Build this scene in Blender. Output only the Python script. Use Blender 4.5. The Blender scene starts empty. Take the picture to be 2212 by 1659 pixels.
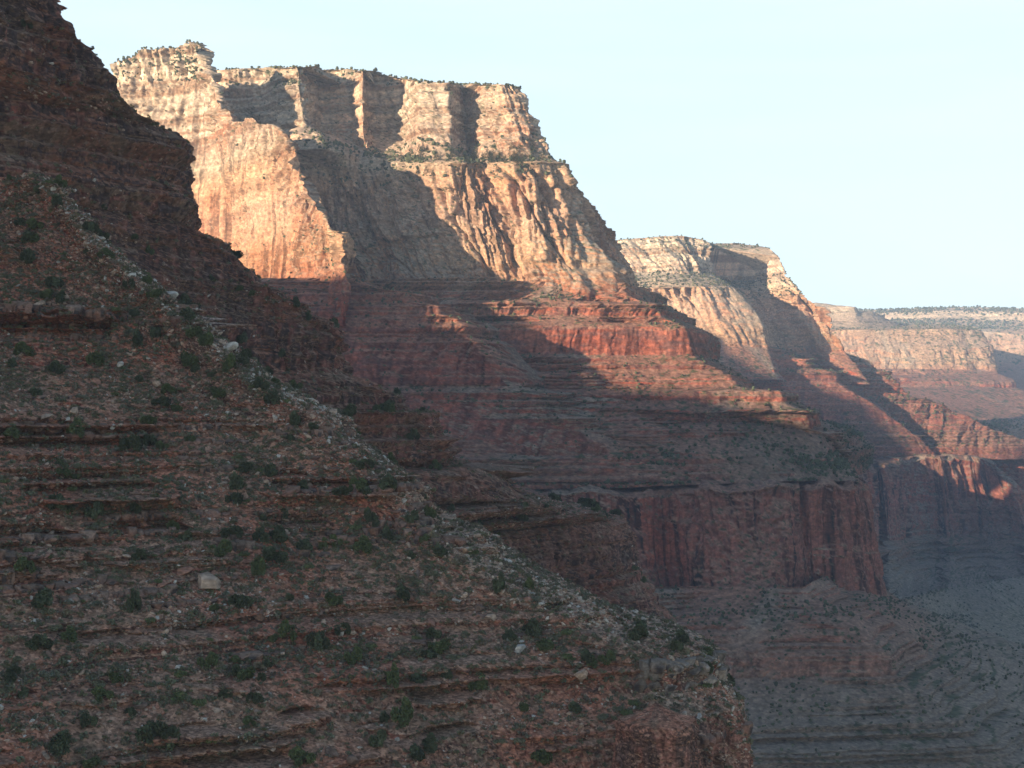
import bpy, math, random, time
import numpy as np
T00 = time.time()
C = bpy.context.scene
COL = C.collection
RES = 1.0            # mesh density
F32 = np.float32
# ------------------------------------------------------------------ camera
# photograph space: 2212 x 1659 units, focal length 3000 units, true horizon at row 900
FOC, CU, HZ = 3000.0, 1106.0, 900.0
cam = bpy.data.cameras.new('camera')
cam.sensor_width = 36.0
cam.lens = 36.0 * FOC / 2212.0
cam.shift_y = (HZ - 829.5) / 2212.0
cam.clip_start, cam.clip_end = 1.0, 60000.0
cam_o = bpy.data.objects.new('camera', cam)
cam_o.location = (0, 0, 0)
cam_o.rotation_euler = (math.radians(90), 0, 0)
COL.objects.link(cam_o)
C.camera = cam_o
# ------------------------------------------------------------------ sun and sky
SUN_A = math.radians(52.0)      # light travels towards +X / +Y, measured from +Y
SUN_E = math.radians(10.0)
travel = (math.sin(SUN_A) * math.cos(SUN_E), math.cos(SUN_A) * math.cos(SUN_E), -math.sin(SUN_E))
sun = bpy.data.lights.new('sun', 'SUN')
sun.energy = 5.0
sun.angle = math.radians(0.5)
sun.color = (1.0, 0.80, 0.58)
sun_o = bpy.data.objects.new('sun', sun)
from mathutils import Vector
sun_o.rotation_euler = Vector(travel).to_track_quat('-Z', 'Y').to_euler()
COL.objects.link(sun_o)
world = bpy.data.worlds.new('World')
C.world = world
world.use_nodes = True
wn, wl = world.node_tree.nodes, world.node_tree.links
bg = wn['Background']
sky = wn.new('ShaderNodeTexSky')
sky.sky_type = 'NISHITA'
sky.sun_disc = False
sky.sun_elevation = SUN_E
sky.sun_rotation = SUN_A + math.pi      # the sun stands opposite to where its light goes
sky.altitude = 1500
sky.air_density = 1.0
sky.dust_density = 0.6
sky.ozone_density = 1.0
# thin high cirrus veil in the sky
tc = wn.new('ShaderNodeTexCoord')
mp = wn.new('ShaderNodeMapping'); mp.inputs['Scale'].default_value = (1.0, 1.6, 9.0); mp.inputs['Rotation'].default_value = (0.0, 0.12, 0.3)
nz = wn.new('ShaderNodeTexNoise'); nz.inputs['Scale'].default_value = 2.2; nz.inputs['Detail'].default_value = 7; nz.inputs['Roughness'].default_value = 0.55
cr = wn.new('ShaderNodeValToRGB'); cr.color_ramp.elements[0].position = 0.42; cr.color_ramp.elements[1].position = 0.75
mul = wn.new('ShaderNodeMath'); mul.operation = 'MULTIPLY_ADD'; mul.inputs[1].default_value = 0.20; mul.inputs[2].default_value = 0.76
mx = wn.new('ShaderNodeMixRGB'); mx.inputs[2].default_value = (3.6, 4.45, 4.85, 1)
wl.new(tc.outputs['Generated'], mp.inputs['Vector']); wl.new(mp.outputs[0], nz.inputs['Vector'])
wl.new(nz.outputs['Fac'], cr.inputs[0]); wl.new(cr.outputs[0], mul.inputs[0]); 
# the veil hangs low over the horizon and thins out towards the zenith
sp_ = wn.new('ShaderNodeSeparateXYZ'); wl.new(tc.outputs['Generated'], sp_.inputs[0])
el = wn.new('ShaderNodeMapRange'); el.inputs[1].default_value = 0.26; el.inputs[2].default_value = 0.60; el.inputs[3].default_value = 1.0; el.inputs[4].default_value = 0.12
wl.new(sp_.outputs['Z'], el.inputs[0])
vm = wn.new('ShaderNodeMath'); vm.operation = 'MULTIPLY'
# and it is masked to the north only, to cut the sky's fill light
ay = wn.new('ShaderNodeMapRange'); ay.inputs[1].default_value = 0.05; ay.inputs[2].default_value = 0.65; ay.inputs[3].default_value = 0.12; ay.inputs[4].default_value = 1.0
wl.new(sp_.outputs['Y'], ay.inputs[0])
v2 = wn.new('ShaderNodeMath'); v2.operation = 'MULTIPLY'
wl.new(el.outputs[0], v2.inputs[0]); wl.new(ay.outputs[0], v2.inputs[1])
wl.new(mul.outputs[0], vm.inputs[0]); wl.new(v2.outputs[0], vm.inputs[1]); wl.new(vm.outputs[0], mx.inputs[0])
wl.new(sky.outputs[0], mx.inputs[1]); wl.new(mx.outputs[0], bg.inputs['Color'])
bg.inputs['Strength'].default_value = 0.105
C.view_settings.view_transform = 'Standard'
C.view_settings.look = 'None'
C.view_settings.gamma = 1.0
C.view_settings.use_curve_mapping = False
C.view_settings.exposure = 1.32
C.render.engine = 'CYCLES'
C.cycles.max_bounces = 5
C.cycles.diffuse_bounces = 3
C.cycles.glossy_bounces = 1
C.cycles.transmission_bounces = 0
C.cycles.volume_bounces = 1
C.cycles.use_denoising = True

# ------------------------------------------------------------------ helpers
def tag(o, label=None, cat=None, group=None, kind=None):
    for k, v in (('label', label), ('category', cat), ('group', group), ('kind', kind)):
        if v: o[k] = v
    return o

def W(u, v, Y):
    return ((u - CU) / FOC * Y, Y, (HZ - v) / FOC * Y)

def project(P):
    return CU + FOC * P[..., 0] / P[..., 1], HZ - FOC * P[..., 2] / P[..., 1]

def _h(ix, iy, seed):
    n = (ix.astype(np.int64) * 374761393 + iy.astype(np.int64) * 668265263 + seed * 974711) & 0xFFFFFFFF
    n = ((n ^ (n >> 13)) * 1274126177) & 0xFFFFFFFF
    n = ((n ^ (n >> 16)) * 2246822519) & 0xFFFFFFFF
    return ((n ^ (n >> 15)) & 0xFFFFFF).astype(F32) / F32(0xFFFFFF)

def vn(x, y, seed=0):
    """value noise, -1..1"""
    x, y = np.broadcast_arrays(x, y)
    ix, iy = np.floor(x), np.floor(y)
    fx, fy = (x - ix).astype(F32), (y - iy).astype(F32)
    fx = fx * fx * (3 - 2 * fx); fy = fy * fy * (3 - 2 * fy)
    a, b = _h(ix, iy, seed), _h(ix + 1, iy, seed)
    c, d = _h(ix, iy + 1, seed), _h(ix + 1, iy + 1, seed)
    return (a + (b - a) * fx) * (1 - fy) * 2 + (c + (d - c) * fx) * fy * 2 - 1

def fbm(x, y, seed=0, o=4, g=0.5):
    r, a, t = 0, 1.0, 0.0
    for k in range(o):
        r = r + a * vn(x * 2.03 ** k + 17.3 * k, y * 2.03 ** k + 5.1 * k, seed + 31 * k)
        t += a; a *= g
    return r / t

def ridged(x, y, seed=0, o=3):
    r, a, t = 0, 1.0, 0.0
    for k in range(o):
        r = r + a * (1 - 2 * np.abs(vn(x * 2.1 ** k + 3.3 * k, y * 2.1 ** k, seed + 17 * k)))
        t += a; a *= 0.5
    return r / t

def blocks(x, q, w, h, seed):
    """rectangular blocks with jagged joints, 0..1 per block"""
    lay = np.floor(q / h + 0.35 * vn(x / (w * 9), q * 0, seed + 5))
    off = _h(lay, lay * 0, seed)
    return _h(np.floor(x / w + off * 7 + 0.25 * vn(x / (w * .7), q / (h * .8), seed + 6)), lay, seed + 1)

def blocks2(x, y, q, w, h, seed):
    """blocks split by upright joints running both ways in plan"""
    lay = np.floor(q / h + 0.35 * vn(x / (w * 9), y / (w * 9), seed + 5))
    o = _h(lay, lay * 0, seed) * 7
    return _h(np.floor(x / w + o) + 57 * lay, np.floor(y / w + o * 1.7), seed + 1)

def facets(x, q, w, h, seed):
    """upright piers with flat faces and sharp arrises, broken into storeys; about 0..1"""
    X = x / w + .35 * vn(q / (h * .8), x / (w * 6), seed + 3) + .10 * vn(q / (w * .5), x / w, seed + 4)
    c = np.floor(X); f = (X - c).astype(F32)
    z = q / h + _h(c, c * 0, seed + 1) + .25 * vn(x / (w * .7), q / h, seed + 5)
    lay = np.floor(z); zf = (z - lay).astype(F32)
    a = .25 + .75 * _h(c, lay, seed)
    pk = .22 + .56 * _h(c, c * 0 + 3, seed + 2)
    return a * np.where(f < pk, f / pk, (1 - f) / (1 - pk)) ** .8 * (1 - .35 * zf)

def sstep(a, b, x):
    t = np.clip((x - a) / (b - a), 0, 1)
    return t * t * (3 - 2 * t)

def mix(a, b, t):
    return a + (b - a) * t[..., None]

def blur_s(P, n):
    if n < 1: return P
    k = np.exp(-0.5 * (np.arange(-2 * n, 2 * n + 1) / n) ** 2); k /= k.sum()
    out = np.empty_like(P)
    pad = 2 * n
    for c in range(P.shape[2]):
        A = np.pad(P[:, :, c], ((0, 0), (pad, pad)), mode='edge')
        out[:, :, c] = sum(k[i] * A[:, i:i + P.shape[1]] for i in range(len(k)))
    return out

def blur_t(P, n):
    return np.swapaxes(blur_s(np.swapaxes(P, 0, 1), n), 0, 1)

def grid_normals(P):
    du = np.gradient(P, axis=1); dv = np.gradient(P, axis=0)
    n = np.cross(dv, du)          # rows run downwards, stations run to the right
    n /= (np.linalg.norm(n, axis=2, keepdims=True) + 1e-9)
    return n

def mesh_from(name, V, F, mat, colors=None, smooth=True, parent=None, npf=4):
    me = bpy.data.meshes.new(name)
    V = np.ascontiguousarray(V, F32).reshape(-1, 3); F = np.ascontiguousarray(F, np.int32).reshape(-1, npf)
    me.vertices.add(len(V)); me.vertices.foreach_set('co', V.ravel())
    me.loops.add(F.size); me.loops.foreach_set('vertex_index', F.ravel())
    me.polygons.add(len(F)); me.polygons.foreach_set('loop_start', np.arange(0, F.size, npf, dtype=np.int32))
    if colors is not None:
        at = me.color_attributes.new('Col', 'FLOAT_COLOR', 'POINT')
        c4 = np.ones((len(V), 4), F32); c4[:, :3] = np.asarray(colors, F32).reshape(-1, 3)
        at.data.foreach_set('color', c4.ravel())
    me.update(calc_edges=True)
    me.polygons.foreach_set('use_smooth', np.full(len(F), smooth))
    me.materials.append(mat)
    o = bpy.data.objects.new(name, me)
    COL.objects.link(o)
    if parent: o.parent = parent
    return o

def grid_faces(nt, ns):
    i = np.arange(nt * ns).reshape(nt, ns)
    return np.stack([i[:-1, :-1], i[1:, :-1], i[1:, 1:], i[:-1, 1:]], -1).reshape(-1, 4)

# ------------------------------------------------------------------ rock material
def rock_material(name, scale, bump, detail_amt=0.5, cell=None, cell_amt=.3, cell_bump=.3):
    m = bpy.data.materials.new(name); m.use_nodes = True
    n, l = m.node_tree.nodes, m.node_tree.links
    bs = n['Principled BSDF']
    bs.inputs['Roughness'].default_value = 0.95
    bs.inputs['Specular IOR Level'].default_value = 0.12
    at = n.new('ShaderNodeAttribute'); at.attribute_name = 'Col'
    tcn = n.new('ShaderNodeTexCoord')
    mpn = n.new('ShaderNodeMapping'); mpn.inputs['Scale'].default_value = (1 / scale, 1 / scale, 1.5 / scale)
    ns = n.new('ShaderNodeTexNoise'); ns.inputs['Scale'].default_value = 1.0; ns.inputs['Detail'].default_value = 6; ns.inputs['Roughness'].default_value = 0.7
    l.new(tcn.outputs['Object'], mpn.inputs[0]); l.new(mpn.outputs[0], ns.inputs['Vector'])
    rm = n.new('ShaderNodeMapRange'); rm.inputs[1].default_value = 0.36; rm.inputs[2].default_value = 0.64
    rm.inputs[3].default_value = 1 - detail_amt; rm.inputs[4].default_value = 1 + detail_amt
    l.new(ns.outputs['Fac'], rm.inputs[0])
    mm = n.new('ShaderNodeVectorMath'); mm.operation = 'SCALE'
    l.new(at.outputs['Color'], mm.inputs[0]); l.new(rm.outputs[0], mm.inputs['Scale'])
    height = ns.outputs['Fac']; out = mm.outputs[0]
    if cell:
        mp2 = n.new('ShaderNodeMapping'); mp2.inputs['Scale'].default_value = (1 / cell[0], 1 / cell[0], 1 / cell[1])
        vo = n.new('ShaderNodeTexVoronoi'); vo.inputs['Scale'].default_value = 1.0; vo.inputs['Randomness'].default_value = .95
        ad = n.new('ShaderNodeVectorMath'); ad.operation = 'MULTIPLY_ADD'; ad.inputs[1].default_value = (.5, .5, .5)
        l.new(tcn.outputs['Object'], mp2.inputs[0]); l.new(ns.outputs['Color'], ad.inputs[0]); l.new(mp2.outputs[0], ad.inputs[2]); l.new(ad.outputs[0], vo.inputs['Vector'])
        sx = n.new('ShaderNodeSeparateColor'); l.new(vo.outputs['Color'], sx.inputs[0])
        r2 = n.new('ShaderNodeMapRange'); r2.inputs[3].default_value = 1 - cell_amt; r2.inputs[4].default_value = 1 + cell_amt * 1.15
        l.new(sx.outputs[0], r2.inputs[0])
        m2 = n.new('ShaderNodeVectorMath'); m2.operation = 'SCALE'; l.new(out, m2.inputs[0]); l.new(r2.outputs[0], m2.inputs['Scale']); out = m2.outputs[0]
        h2 = n.new('ShaderNodeMath'); h2.operation = 'MULTIPLY_ADD'; h2.inputs[1].default_value = cell_bump
        l.new(sx.outputs[1], h2.inputs[0]); l.new(ns.outputs['Fac'], h2.inputs[2]); height = h2.outputs[0]
    l.new(out, bs.inputs['Base Color'])
    bp = n.new('ShaderNodeBump'); bp.inputs['Strength'].default_value = 1.0; bp.inputs['Distance'].default_value = bump
    l.new(height, bp.inputs['Height']); l.new(bp.outputs[0], bs.inputs['Normal'])
    return m
MAT_FAR = rock_material('canyon rock', 8.0, 3.0, 0.34, (3.4, 2.2), .22, .35)
MAT_MID = rock_material('spur rock', 2.6, .6, 0.38, (2.0, 1.1), .3, .5)
MAT_NEAR = rock_material('near rock', 1.6, 0.4, 0.35, (.62, .42), .48, .5)

# ------------------------------------------------------------------ strata: colour by elevation
_K = np.array([  # elevation, r g b (albedo)
    [620, .46, .38, .28], [515, .52, .40, .29], [490, .55, .425, .31], [465, .44, .34, .245], [440, .53, .395, .285],
    [405, .50, .345, .245], [375, .43, .32, .22], [355, .50, .30, .18], [330, .50, .285, .17], [290, .49, .30, .20], [215, .48, .29, .17],
    [183, .45, .22, .13], [168, .42, .14, .082], [110, .40, .135, .085], [60, .39, .13, .085], [0, .36, .125, .088], [-55, .33, .14, .10],
    [-80, .32, .155, .115], [-92, .37, .135, .092], [-200, .36, .135, .095], [-270, .33, .18, .13], [-300, .28, .215, .175],
    [-360, .26, .225, .19], [-420, .255, .235, .175], [-700, .24, .22, .185]])[::-1]

def strat(q):
    return np.stack([np.interp(q, _K[:, 0], _K[:, i]) for i in (1, 2, 3)], -1)

def strata_color(P, q, s, slope, seed, k=1.0, veg=1.0, streak=1.0):
    """albedo of bare layered rock and of talus; slope 0 = cliff, 1 = flat; k = feature size factor"""
    qq = q + 2.5 * k * fbm(s / (120 * k), q / (60 * k), seed, 3)
    c = strat(qq)
    zero = q * 0
    band = 0.55 * vn(qq / (14 * k), s / (900 * k), seed + 1) + 0.45 * vn(qq / (5 * k), s / (500 * k), seed + 2) + 0.3 * vn(qq / (2.3 * k), s / (200 * k), seed + 3)
    c = c * (1 + 0.24 * band[..., None])
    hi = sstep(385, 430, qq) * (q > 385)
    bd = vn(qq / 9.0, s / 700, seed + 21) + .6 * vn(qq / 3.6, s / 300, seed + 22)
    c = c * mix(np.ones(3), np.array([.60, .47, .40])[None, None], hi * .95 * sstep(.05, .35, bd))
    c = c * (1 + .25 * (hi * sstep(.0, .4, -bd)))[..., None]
    # red wash and grey desert varnish in large patches
    pat = fbm(s / (90 * k), q / (110 * k), seed + 4, 4)
    red = np.array([1.0, .70, .58]); gry = np.array([.74, .80, .86])
    cliff = 1 - sstep(0.30, 0.62, slope)
    c = np.where(True, c * mix(np.ones(3), red[None, None], 0.75 * sstep(0.0, 0.55, pat) * cliff), c)
    c = c * mix(np.ones(3), gry[None, None], 0.75 * sstep(0.05, 0.6, -pat) * cliff)
    # vertical streaks
    st = fbm(s / (7 * k), q / (95 * k), seed + 6, 4)
    st2 = fbm(s / (2.6 * k), q / (40 * k), seed + 7, 3)
    c = c * (1 - streak * cliff * (0.5 * sstep(0.02, 0.35, st) + 0.25 * sstep(0.1, 0.5, st2)))[..., None]
    c = c * (1 + 0.16 * fbm(s / (5 * k), q / (5 * k), seed + 8, 4) + 0.12 * (blocks(s, q, 11 * k, 7 * k, seed + 9) - .5))[..., None]
    # talus, dust and scrub on the gentler ground
    soil = strat(q - 10 * k) * 0.5 + np.array([.27, .205, .145]) * 0.5
    soil = soil * (1 + 0.22 * fbm(s / (3.0 * k), q / (2.0 * k), seed + 10, 3))[..., None]
    sc = fbm(s / (60 * k), q / (200 * k), seed + 15, 4)
    soil = mix(soil, np.array([.34, .29, .22])[None, None] * np.ones_like(soil), 0.6 * sstep(0.12, 0.45, sc))
    bush = vn(s / (3.4 * k), q / (2.3 * k), seed + 11) + 0.55 * vn(s / (1.6 * k), q / (1.2 * k), seed + 12)
    dens = 0.42 + 0.55 * fbm(s / (70 * k), q / (45 * k), seed + 13, 3)
    grn = np.array([.085, .095, .048])[None, None]
    soil = mix(soil, np.broadcast_to(grn, soil.shape), veg * sstep(0.55, 0.85, bush + dens - .35))
    c = mix(c, soil, 1 - cliff)
    return np.clip(c * np.interp(q, [0, 150, 230], [.72, .76, .95])[..., None], .012, .8)

def spur_color(P, q, s, slope, seed, k, veg, streak, thr=3.25):
    """red ledges; the gully behind each nose is filled with grey green talus"""
    c = strata_color(P, q, s, slope, seed, k, veg, streak)
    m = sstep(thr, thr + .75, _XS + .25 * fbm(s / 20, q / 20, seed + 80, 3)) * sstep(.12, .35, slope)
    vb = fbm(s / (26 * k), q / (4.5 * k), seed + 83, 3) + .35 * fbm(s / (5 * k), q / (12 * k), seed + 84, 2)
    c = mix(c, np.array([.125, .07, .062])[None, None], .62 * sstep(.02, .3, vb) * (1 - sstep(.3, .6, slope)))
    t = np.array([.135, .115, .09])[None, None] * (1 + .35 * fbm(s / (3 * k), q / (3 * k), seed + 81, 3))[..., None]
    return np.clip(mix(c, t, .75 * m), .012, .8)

def apron_color(P, q, s, slope, seed, k, veg, streak):
    return strata_color(P, q, s, slope, seed, k, veg, streak) * .45 + .55 * spur_color(P, q, s, slope, seed, k, veg, streak, 5.2)

def ragged(q0, amp, w, L):
    def f(G, s, q, seed):
        n = fbm(s / L, q * 0, seed + 90, 4)
        G[..., 2] += amp * n * np.exp(-((q - q0) / w) ** 2)
        return G
    return f

# ------------------------------------------------------------------ landforms
SURF = {}
def landform(name, rows, res=2.2, blur=10.0, alc=(0, 200), flute=(6, 18), ledge=(7, 13), rough=2.0, seed=1,
             mat=None, k=1.0, veg=1.0, cap=None, colour=None, wobble=0.0, label=None, qoff=0.0, hard=None, keep=False, streak=1.0,
             flute_z=None, flute_min=0.0, ledge_z=None, cov=(-.45, .25), post=None, dbias=0.0, jnt=1.5, plan=None, cotmin=.12):
    """rows: lists of control points (world); every row has the same number of stations, rows run downwards.
    The sheet between them is displaced outwards by alcoves, flutes, joints and ledges."""
    P = np.array(rows, dtype=np.float64)
    if cap is not None:
        P = np.concatenate([np.broadcast_to(np.array(cap, float), (1,) + P.shape[1:]), P], 0)
    nr, nsn = P.shape[:2]
    ds = np.linalg.norm(np.diff(P, axis=1), axis=2).mean(0) + 1e-3
    dt = np.linalg.norm(np.diff(P, axis=0), axis=2)
    dt = np.median(dt, axis=1) + 1e-3
    if cap is not None: dt[0] = min(dt[0], 60)
    r = res / RES
    vis = dt
    ns = max(1, 1) 
    cs = np.concatenate([[0], np.cumsum(ds)]); ct = np.concatenate([[0], np.cumsum(dt)])
    NS = int(min(2400, cs[-1] / r)) + 2; NT = int(min(1800, ct[-1] / r)) + 2
    xs = np.interp(np.linspace(0, cs[-1], NS), cs, np.arange(nsn)); xt = np.interp(np.linspace(0, ct[-1], NT), ct, np.arange(nr))
    i0 = np.minimum(xs.astype(int), nsn - 2); fs = (xs - i0)[None, :, None]
    A = P[:, i0] * (1 - fs) + P[:, i0 + 1] * fs
    j0 = np.minimum(xt.astype(int), nr - 2); ft = (xt - j0)[:, None, None]
    G = A[j0] * (1 - ft) + A[j0 + 1] * ft
    G = blur_s(G, int(blur / r)); G = blur_t(G, int(blur * 0.35 / r))
    s = np.broadcast_to(np.linspace(0, cs[-1], NS)[None], G.shape[:2]).astype(F32)
    N = grid_normals(G)
    hs = int(20 * k / r)
    N = blur_s(N, max(1, hs))
    H = N.copy(); H[..., 2] = 0
    hl = np.linalg.norm(H, axis=2, keepdims=True); H /= (hl + 1e-6)
    slope0 = np.abs(N[..., 2])
    steep = 1 - sstep(.45, .85, slope0)
    x, y, z = G[..., 0], G[..., 1], G[..., 2]
    q = (z + qoff).astype(F32)
    if cap is not None:
        fade = sstep(0, 1, (xt - 0.97) * 40)[:, None]
    else: fade = 1.0
    D = 0
    if alc[0]: D = D + alc[0] * fbm(s / alc[1], q / (alc[1] * 3.0), seed + 40, 3)
    # vertical flutes and joints, carried in plan so that they run straight down
    fw = flute[1]
    # sv: length along the face, made to run straight down in plan
    m = int(NT * .5)
    T = np.stack([-H[m, :, 1], H[m, :, 0]], -1)
    T *= np.sign(np.sum(T * np.gradient(G[m, :, :2], axis=0)) or 1)
    turn = np.abs(np.gradient(np.unwrap(np.arctan2(T[:, 1], T[:, 0])))) * 40 * k / (s[0, 1] - s[0, 0])
    turn = np.convolve(turn, np.ones(2 * hs + 1) / (2 * hs + 1), 'same')
    dr = ((x - x[m]) * T[:, 0] + (y - y[m]) * T[:, 1]) * (1 - sstep(.15, .7, turn))
    lim = 60 * k
    sv = s + .8 * lim * np.tanh(dr / lim)
    if plan is not None: sv = (x * plan[0] + y * plan[1]).astype(F32)
    sw = sv + 0.5 * fw * fbm(sv / (fw * 2.2), q / (fw * 2.6), seed + 48, 4)
    b1 = facets(sw, q, fw * 1.7, fw * 3.8, seed + 41)
    b2 = facets(sw, q, fw * .62, fw * 1.7, seed + 49)
    b3 = facets(sw, q, fw * .25, fw * .75, seed + 51)
    bl1 = blocks(sw, q, fw * 1.1, 42 * k, seed + 42)
    bl2 = blocks(sw, q, fw * .4, 13 * k, seed + 43)
    fm = 1.0
    if flute_z is not None:
        fm = np.interp(q, [a for a, b in flute_z], [b for a, b in flute_z])
    fm = fm * (0.4 + 1.0 * sstep(-.35, .45, fbm(s / (fw * 5), q / (fw * 6), seed + 52, 2)))
    cr1 = np.exp(-(vn(sw / (fw * 1.9) + q / (fw * 7), q / (fw * 6), seed + 61) / .07) ** 2)
    cr2 = np.exp(-(vn(sw / (fw * .8) - q / (fw * 9), q / (fw * 3), seed + 62) / .09) ** 2)
    bl0 = blocks(sw + .3 * q, q, fw * 2.3, 95 * k, seed + 63)
    FL = 0.95 * (b1 - .35) + 0.6 * (b2 - .35) + 0.32 * (b3 - .35) + 0.45 * (bl0 - .5) + 0.4 * (bl1 - .5) + 0.3 * (bl2 - .5) - .5 * cr1 - .3 * cr2
    D = D + flute[0] * fm * np.maximum(steep, flute_min) * FL
    # ledges: outward up the riser, back across the tread
    am, hgt = ledge
    qs = q + 1.2 * k * fbm(s / (90 * k), q / (50 * k), seed + 44, 2)
    cover = sstep(cov[0], cov[1], fbm(s / (110 * k), q / (35 * k), seed + 45, 3))
    cot = np.clip(slope0 / np.sqrt(np.maximum(1e-4, 1 - slope0 ** 2)), cotmin, 1.7) / 1.25
    am = am * cot
    if ledge_z is not None:
        am = am * np.interp(q, [a for a, b in ledge_z], [b for a, b in ledge_z])
    for hh, wgt, sd in ((hgt, 1.0, 50), (hgt * .41, .3, 51), (hgt * 2.7, .85, 53)):
        w = qs / hh + 0.6 * vn(qs / (hh * 2.3), 0 * s, seed + sd)
        lay = np.floor(w); fr = w - lay
        a = 0.35 + 1.0 * _h(lay, lay * 0, seed + sd + 2)
        jx = sw / (hh * jnt) + 7 * _h(lay, lay * 0, seed + sd + 4) + .2 * vn(sw / hh, q / hh, seed + sd)
        jc = np.floor(jx); jf = (jx - jc).astype(F32)
        a = a * (.62 + .62 * _h(jc, lay, seed + sd + 3)) * (1 - .45 * (np.minimum(jf, 1 - jf) < .07))
        D = D + am * wgt * a * cover * (np.where(fr < .8, fr / .8, (1 - fr) / .2) - .5) * (hh / hgt) ** .6
    D = D + rough * fbm(s / (9 * k), q / (7 * k), seed + 46, 4) * (0.5 + 0.5 * steep)
    D = (D - dbias) * fade
    G = G + H * D[..., None]
    zz = rough * 0.5 * fbm(s / (6 * k), y / (6 * k), seed + 47, 3) * (1 - steep) * fade
    G[..., 2] += zz
    if post is not None: G = post(G, s, q, seed)
    N2 = grid_normals(G)
    slope = np.abs(N2[..., 2]) 
    q2 = (G[..., 2] + qoff).astype(F32)
    global _XS; _XS = np.broadcast_to(xs[None].astype(F32), q2.shape)
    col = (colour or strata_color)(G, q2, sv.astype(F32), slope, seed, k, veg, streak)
    o = mesh_from(name, G, grid_faces(NT, NS), mat or MAT_FAR, col, smooth=True)
    tag(o, label=label, kind='structure')
    if keep: SURF[keep] = (G, N2, slope, xs)
    print('landform', name, NT, NS, round(time.time() - T00, 1), flush=True)
    return o

def Wr(lst):
    return [W(*p) if not isinstance(p[0], str) else p[1:] for p in lst]

def spur(sil, o0, o1, ycut=None):
    """sil: the nose line (u, v, Y) from the top down; o0/o1: plan offsets of the stations at the top and at the bottom"""
    rows = []
    zt, zb = W(*sil[0])[2], W(*sil[-1])[2]
    for p in sil:
        x, y, z = W(*p)
        t = (zt - z) / max(1e-3, zt - zb)
        rows.append([(x + a[0] * (1 - t) + b[0] * t, y + a[1] * (1 - t) + b[1] * t, z) for a, b in zip(o0, o1)])
    return rows
# ================================================================== the far landforms
def fin(name, crest, base, depth_back=260, mids=(0.5,), **kw):
    """a rock fin: crest and base given in the photograph's space, the back falls away behind the crest"""
    c = np.array(Wr(crest)); b = np.array(Wr(base))
    db = np.linspace(depth_back, depth_back * .2, len(c))[:, None]; bk = c + np.array([[.2, 1, 0]]) * db; bk[:, 2] = b[:, 2] + 10
    rows = [bk.tolist(), c.tolist()]
    for m in mids:
        p = c * (1 - m) + b * m
        rows.append(p.tolist())
    rows.append(b.tolist())
    ft = b + (b - c) * np.array([0.25, 0.25, 0.12]); ft[:, 2] = b[:, 2] - 60; ft[:, 1] = b[:, 1] - 5; ft[:, 0] = b[:, 0]
    rows.append(ft.tolist())
    return landform(name, rows, **kw)

# --- main wall of the first buttress
rim = [(402,150,2350),(470,152,2300),(560,145,2280),(636,140,2170),(662,142,2180),(690,150,2290),(755,147,2270),(785,150,2190),(800,152,2280),(868,166,2260),(895,172,2130),(972,178,2120),(1002,182,2230),(1030,180,2150),(1085,182,2120),(1120,190,2130),(1095,195,2400),(950,340,2480),(600,340,2390)]
r1b = [(402,230,2335),(470,230,2290),(560,225,2265),(644,205,2150),(668,210,2165),(690,215,2280),(758,215,2260),(783,215,2180),(800,220,2275),(868,230,2250),(898,235,2110),(974,240,2100),(1002,240,2215),(1032,240,2130),(1095,240,2100),(1138,240,2115),(1110,250,2390),(950,380,2480),(600,380,2390)]
r2 = [(402,320,2320),(470,300,2270),(560,290,2240),(655,272,2110),(672,276,2120),(692,285,2260),(760,290,2245),(785,292,2170),(802,293,2255),(872,299,2230),(903,306,2090),(978,316,2080),(1003,300,2190),(1034,303,2110),(1100,303,2080),(1167,303,2100),(1130,310,2380),(950,310,2480),(600,300,2390)]
r2b = [(402,350,2290),(470,335,2240),(560,322,2200),(645,288,2060),(690,286,2050),(720,300,2160),(775,325,2180),(795,328,2140),(815,330,2180),(880,338,2150),(915,340,2070),(985,342,2060),(1020,338,2120),(1060,340,2080),(1120,340,2060),(1184,342,2080),(1145,342,2370),(950,340,2480),(600,330,2390)]
r3 = [(402,400,2250),(470,380,2200),(560,360,2150),(640,325,2030),(695,322,2010),(745,332,2060),(775,340,2120),(805,342,2110),(835,345,2110),(885,350,2100),(930,355,2040),(1000,357,2030),(1045,354,2060),(1100,354,2030),(1150,354,2030),(1217,357,2060),(1160,357,2360),(950,360,2480),(600,400,2390)]
r3b = [(402,430,2230),(470,410,2180),(560,395,2130),(650,365,2060),(700,360,2080),(750,375,2080),(785,385,2090),(815,387,2090),(845,388,2090),(890,390,2080),(935,390,2030),(1003,392,2020),(1050,392,2050),(1105,392,2020),(1155,392,2010),(1229,392,2045),(1180,400,2350),(950,400,2480),(600,440,2390)]
r35 = [(402,500,2200),(470,495,2150),(560,490,2110),(660,480,2070),(705,480,2070),(760,480,2065),(800,480,2060),(840,480,2055),(870,480,2050),(915,480,2040),(965,490,2010),(1020,500,1995),(1080,500,2010),(1140,500,1990),(1190,510,1985),(1250,510,2010),(1200,510,2330),(950,500,2480),(600,500,2390)]
r38 = [(402,560,2170),(470,560,2130),(560,560,2090),(655,560,2040),(705,560,2035),(757,560,2030),(805,560,2025),(843,560,2020),(878,560,2015),(930,560,2010),(985,565,1990),(1040,570,1975),(1110,570,1985),(1170,575,1970),(1232,580,1965),(1315,573,1985),(1240,580,2320),(950,580,2480),(600,580,2390)]
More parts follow.
